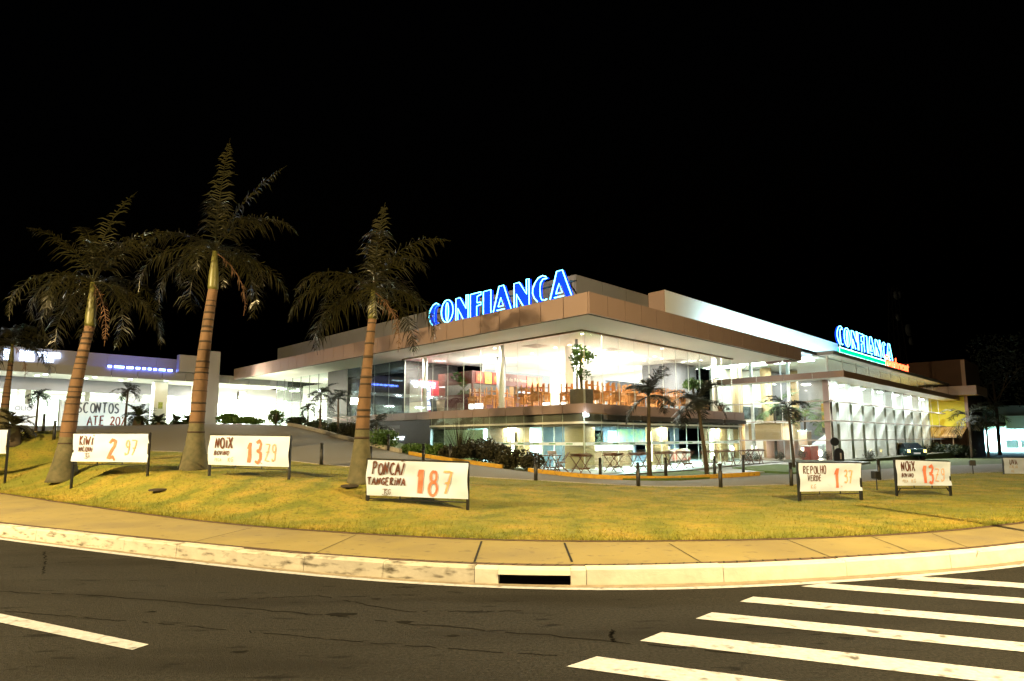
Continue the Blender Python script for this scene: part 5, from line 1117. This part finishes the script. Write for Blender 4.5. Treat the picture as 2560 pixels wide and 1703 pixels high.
for u, m, lab, hh_ in ((1101, 'bin_beige', 'beige tapered waste bin beside the dark bin behind the glass', .75), (1085, 'slate', 'dark waste bin between the fridge and the beige bin', 1.0)):
    r, l, z = placed(u, 1028, r=4.4); t = site('waste_bin', lab, 'bin', r, l, ZF)
    MB().lathe([(.2, 0), (.27, hh_ - .05), (.25, hh_ - .05)], 18).build('body', M[m], t, True); MB().lathe([(.285, hh_ - .05), (.285, hh_), (.2, hh_ + .01)], 18).build('rim', M[m], t, True)
for u, w, lab in ((1197, .5, 'wide glowing white box on the cafe floor by the glass'), (1178, .22, 'narrow glowing white box on the cafe floor by the glass')):
    r, l, z = placed(u, 1024, r=3.75); t = site('light_box', lab, 'light box', r, l, ZF); MB().box(-.1, .1, -w / 2, w / 2, 0, .06).build('base', M['steel'], t); bevel(MB().box(-.1, .1, -w / 2, w / 2, .06, .34).build('shade', glow('light_box_shade', (.9, 1, 1), 2.2), t), .03)
# potted plants
def potted(r, l, w, hp, hpl, lab, m='leaf_green', seed=1, lights=False):
    random.seed(seed); t = site('potted_plant', lab, 'potted plant', r, l, ZF); bevel(MB().box(-w / 2, w / 2, -w / 2, w / 2, 0, hp).build('planter', M['planter'], t), .015)
    mb = MB(); mb.tube([(0, 0, hp), (.08, .05, hp + hpl * .3), (-.06, 0, hp + hpl * .6), (.05, 0, hp + hpl * .9)], [.07, .055, .04, .025], 8); mb.tube([(.05, 0, hp), (-.1, .05, hp + hpl * .35), (.06, .05, hp + hpl * .7)], .035, 6); mb.build('stem', M['thin_trunk'], t, True)
    mb = MB()
    for k in range(9): leaf_blob(mb, (rnd(-.3, .35), rnd(-.3, .3), hp + hpl * rnd(.2 if k < 3 else .66, 1.0)), .32, .32, .24, 110, .15)
    mb.build('foliage', M[m], t)
    if lights:
        for k in range(3): MB().lathe([(.01, -.035), (.035, 0), (.01, .035)], 8, (-.1 + .12 * k, -.2 + .08 * k, hp + hpl * (.62 + .05 * k))).build('warm_bulb', glow('warm_bulb', (1, .55, .2), 25), t)
potted(4.1, 3.75, .78, .72, 2.1, 'tall twisted potted tree with warm bulbs at the glass corner', seed=9, lights=True)
r, l, z = placed(1160, 1020, r=5.2); potted(r, l, .6, .55, 1.6, 'dark bushy potted tree before the coffee kiosk', seed=12)
potted(14.7, 3.8, .8, .85, .9, 'square brown planter with low plant behind the leaning palm', seed=13)
for r, lab in ((15.9, 'brown wicker tub armchair beside the white column'), (17.9, 'brown wicker tub armchair at the right end of the upper glass')):
    t = site('wicker_armchair', lab, 'armchair', r, 3.9, ZF, .4); 
    MB().lathe([(.26, 0), (.34, .25), (.36, .4), (.30, .42)], 20).build('seat', M['wicker'], t, True)
    mb = MB(); P = []; 
    for i in range(13):
        a = PI * .05 + PI * .9 * i / 12
        for rr, zz in ((.36, .3), (.40, .7), (.34, 1.05), (.29, 1.03), (.32, .42)): P.append((rr * math.cos(a), rr * math.sin(a), zz * (1 if zz < .5 else (.75 + .25 * math.sin(a)))))
    mb.add(P, [(i * 5 + j, (i + 1) * 5 + j, (i + 1) * 5 + (j + 1) % 5, i * 5 + (j + 1) % 5) for i in range(12) for j in range(5)]); mb.build('backrest', M['wicker'], t, True)
t = site('side_table', 'small white pedestal table with round mirror between the wicker chairs', 'table', 17.0, 3.75, ZF)
MB().lathe([(.3, .68), (.3, .72)], 20).build('table_top', M['white'], t); MB().lathe([(.22, 0), (.22, .02), (.05, .1), (.04, .68)], 16).build('leg', M['white'], t, True)
# ------------------------------------------------------------------ atrium plants (real palms inside)
for r, l, hg, fl, lab, sd in ((30.0, 3.2, 3.2, 2.2, 'indoor palm behind the atrium glass near the corner pier', 71), (28.0, 4.6, 3.6, 2.2, 'indoor palm behind the atrium left glass', 72), (33.5, 2.5, 3.0, 2.2, 'indoor palm between the first white fins', 73)):
    x, y = B(r, l); small_palm((x, y, .1), hg, fl, 11, lab, sd, .1, .08, 'indoor palms in the atrium', m='leaf_green', nl=22, lw=.05)
for (r, l, w, lab, m) in ((27.0, 1.8, 1.5, 'red booth counter inside the atrium left glass', 'red_wall'), (28.4, 2.6, .9, 'dark brown display tower inside the atrium', 'beige_dark')):
    t = site('display_counter', lab, 'counter', r, l, .1); hgt = .95 if w > 1 else 2.0
    MB().box(-w / 2, w / 2, -.3, .3, 0, hgt).build('body', M[m], t); MB().box(-w / 2 - .03, w / 2 + .03, -.33, .33, hgt, hgt + .05).build('counter_top', M['white'], t)
_p = ony(2099, 1152, 40); PB = IB(_p)
# black arched board with a round disc on a thin pole
t = site('arched_board', 'black arched free standing board with pale marks before the white fins', 'board', *PB[:2], .1, -TH)
P = [(-.32, 0), (.32, 0)] + [(.32 * math.cos(a), .55 + .32 * math.sin(a)) for a in np.linspace(0, PI, 13)]
n = len(P); MB().add([(x, 0, z) for x, z in P] + [(x, .12, z) for x, z in P], [tuple(range(n)), tuple(range(2 * n - 1, n - 1, -1))] + [(i, n + i, n + (i + 1) % n, (i + 1) % n) for i in range(n)]).build('panel', M['black'], t)
MB().box(.05, .14, -.012, -.002, .15, .55).build('mark', M['bin_beige'], t)
t = site('round_sign', 'round dark disc sign on a thin pole above the black arched board', 'sign', PB[0] - .1, PB[1] + .2, .1, -TH)
MB().tube([(0, 0, 0), (0, 0, 1.0)], .025).build('pole', M['steel'], t); MB().add([(.28 * math.cos(a), -.03, 1.28 + .28 * math.sin(a)) for a in np.linspace(0, 2 * PI, 25)[:-1]] + [(.28 * math.cos(a), .03, 1.28 + .28 * math.sin(a)) for a in np.linspace(0, 2 * PI, 25)[:-1]], [tuple(range(24)), tuple(range(47, 23, -1))] + [(i, 24 + i, 24 + (i + 1) % 24, (i + 1) % 24) for i in range(24)]).build('disc', M['black'], t)
# ------------------------------------------------------------------ parked car
def car(x, y, z, rz, label):
    t = thing('parked_car', label, 'car', (x, y, z), rz)
    S = [(-1.95, .42, .62, .70), (-1.85, .30, .78, .78), (-1.2, .22, .86, .82), (-.55, .22, .92, .83), (.6, .22, .94, .83), (1.5, .24, .96, .82), (1.85, .30, .92, .78), (1.93, .42, .80, .72)]   # x, sill, belt, half width; front at -x
    mb = MB(); P = []
    for xx, zl, zb, w in S:
        for a, b in ((-w, zl + .08), (-w * .93, zl), (w * .93, zl), (w, zl + .08), (w * 1.01, (zl + zb) / 2), (w * .95, zb - .03), (w * .86, zb), (-w * .86, zb), (-w * .95, zb - .03), (-w * 1.01, (zl + zb) / 2)): P.append((xx, a, b))
    n = 10; mb.add(P, [(i * n + j, (i + 1) * n + j, (i + 1) * n + (j + 1) % n, i * n + (j + 1) % n) for i in range(len(S) - 1) for j in range(n)] + [tuple(range(n)), tuple(range((len(S) - 1) * n + n - 1, (len(S) - 1) * n - 1, -1))])
    mb.build('body', M['car'], t, True)
    G = [(-.72, .0, .76), (-.05, .46, .60), (.95, .47, .60), (1.72, .02, .72)]; P = []
    for xx, dz, w in G: P += [(xx, -w if dz < .1 else -w, .90 + dz), (xx, w, .90 + dz)]
    base = [(-.72, -.76, .88), (-.72, .76, .88), (1.74, .72, .88), (1.74, -.72, .88)]
    MB().add([(-.72, -.77, .9), (-.72, .77, .9), (-.02, -.60, 1.34), (-.02, .60, 1.34), (1.0, -.60, 1.36), (1.0, .60, 1.36), (1.74, -.73, .92), (1.74, .73, .92)], [(0, 2, 3, 1), (4, 6, 7, 5), (0, 6, 4, 2), (1, 3, 5, 7)]).build('window', M['car_glass'], t)
    MB().add([(-.04, -.61, 1.33), (-.04, .61, 1.33), (1.02, .61, 1.35), (1.02, -.61, 1.35), (.02, -.58, 1.40), (.02, .58, 1.40), (.95, .58, 1.41), (.95, -.58, 1.41)], [(4, 5, 6, 7), (0, 4, 7, 3), (1, 2, 6, 5), (0, 1, 5, 4), (3, 7, 6, 2), (0, 3, 2, 1)]).build('roof', M['car'], t)
    for sy in (-1, 1):
        MB().bar((.42, sy * .70, .9), (.42, sy * .612, 1.35), .06).build('pillar', M['car'], t)
        for xx in (-1.25, 1.2):
            mb = MB(); mb.tube([(xx, sy * .66, .29), (xx, sy * .85, .29)], .29, 20); w_ = mb.build('wheel', M['rubber'], t, True)
            MB().tube([(xx, sy * .85, .29), (xx, sy * .862, .29)], .18, 14).build('rim', M['steel'], w_)
        MB().box(1.9, 1.95, sy * .62 - .1, sy * .62 + .1, .62, .86).build('tail_lamp', M['tail'], t); MB().box(-1.95, -1.9, sy * .55 - .13, sy * .55 + .13, .55, .68).build('headlight', M['steel'], t)
        MB().box(-.62, -.45, sy * .84 - .05, sy * .84 + .07 * sy + .05, .92, 1.03).build('mirror', M['car'], t)
    MB().box(1.945, 1.955, -.26, .26, .5, .62).build('number_plate', M['board_white'], t)
p = ony(2266, 1160, 53); car(p[0], p[1], h(p[0], p[1]) - .01, math.radians(-98), 'dark green hatchback parked at the right end of the atrium')
# ------------------------------------------------------------------ stair and ramp railings, tower
t = site('stair_railing', 'grey metal stair railing sloping down to the right beside the glazed stairs', 'railing', 0, 0, 0)
A_ = on_r(757, 1012, .6); Z_ = on_r(868, 1052, 1.6)
mb = MB()
for o in (0, -.45): mb.tube([(A_[0], A_[1], 3.75 + o), (Z_[0], Z_[1], 2.95 + o)], .03, 8); mb.tube([(A_[0] + 1.2, A_[1], 3.75 + o), (Z_[0] + .8, Z_[1], 2.95 + o)], .03, 8)
mb.build('rail', M['steel'], t, True)
for rr, ll, z0, z1 in ((A_[0], A_[1], 2.3, 3.78), (Z_[0], Z_[1], 1.9, 2.98), (A_[0] + 1.2, A_[1], 2.3, 3.78), (Z_[0] + .8, Z_[1], 1.9, 2.98)): MB().tube([(rr, ll, z0), (rr, ll, z1)], .04).build('post', M['steel'], t, True)
t = site('ramp_railing', 'long pale metal railing in front of the bright entrance', 'railing', 0, 0, 0)
MB().tube([(-2.2, 33, 3.55), (2.4, 33, 3.75), (2.6, 29, 3.7)], .028).tube([(-2.2, 33, 3.2), (2.4, 33, 3.35), (2.6, 29, 3.3)], .022).build('rail', M['steel'], t, True)
for k in range(6): MB().tube([(-2.2 + .9 * k, 33, 2.4), (-2.2 + .9 * k, 33, 3.56 + .04 * k)], .025).build('post', M['steel'], t, True)
x, y, z = at(2245, 900, 135); t = thing('telecom_tower', 'dim lattice telecom tower with round dishes behind the roof sign', 'tower', (x, y, -.5), .5)
mb = MB()
Ht_ = 36
for i, (sx, sy) in enumerate(((-1, -1), (1, -1), (1, 1), (-1, 1))):
    mb.bar((sx * 2.0, sy * 2.0, 0), (sx * .6, sy * .6, Ht_), .16)
mb.build('frame', M['black'], t); mb = MB()
for k in range(12):
    z0, z1 = 3 * k, 3 * k + 3; w0, w1 = 2 - 1.4 * z0 / Ht_, 2 - 1.4 * z1 / Ht_
    for (a, b), (c, d) in zip(((-1, -1), (1, -1), (1, 1), (-1, 1)), ((1, -1), (1, 1), (-1, 1), (-1, -1))): mb.bar((a * w0, b * w0, z0), (c * w1, d * w1, z1), .08)
mb.build('lattice', M['black'], t)
for zz, xx, rr in ((33.5, -1.6, 1.0), (33.8, -.2, .8), (28.5, -1.5, .8), (26, 2.4, 1.4), (23.5, 3.0, .9)): MB().lathe([(.1, -.5), (rr, -.2), (rr, 0)], 18, (0, 0, 0)).build('dish', M['slate'], t, True).matrix_local = Matrix.Translation((xx, -1.6, zz)) @ Matrix.Rotation(PI / 2, 4, 'X')
#@@END
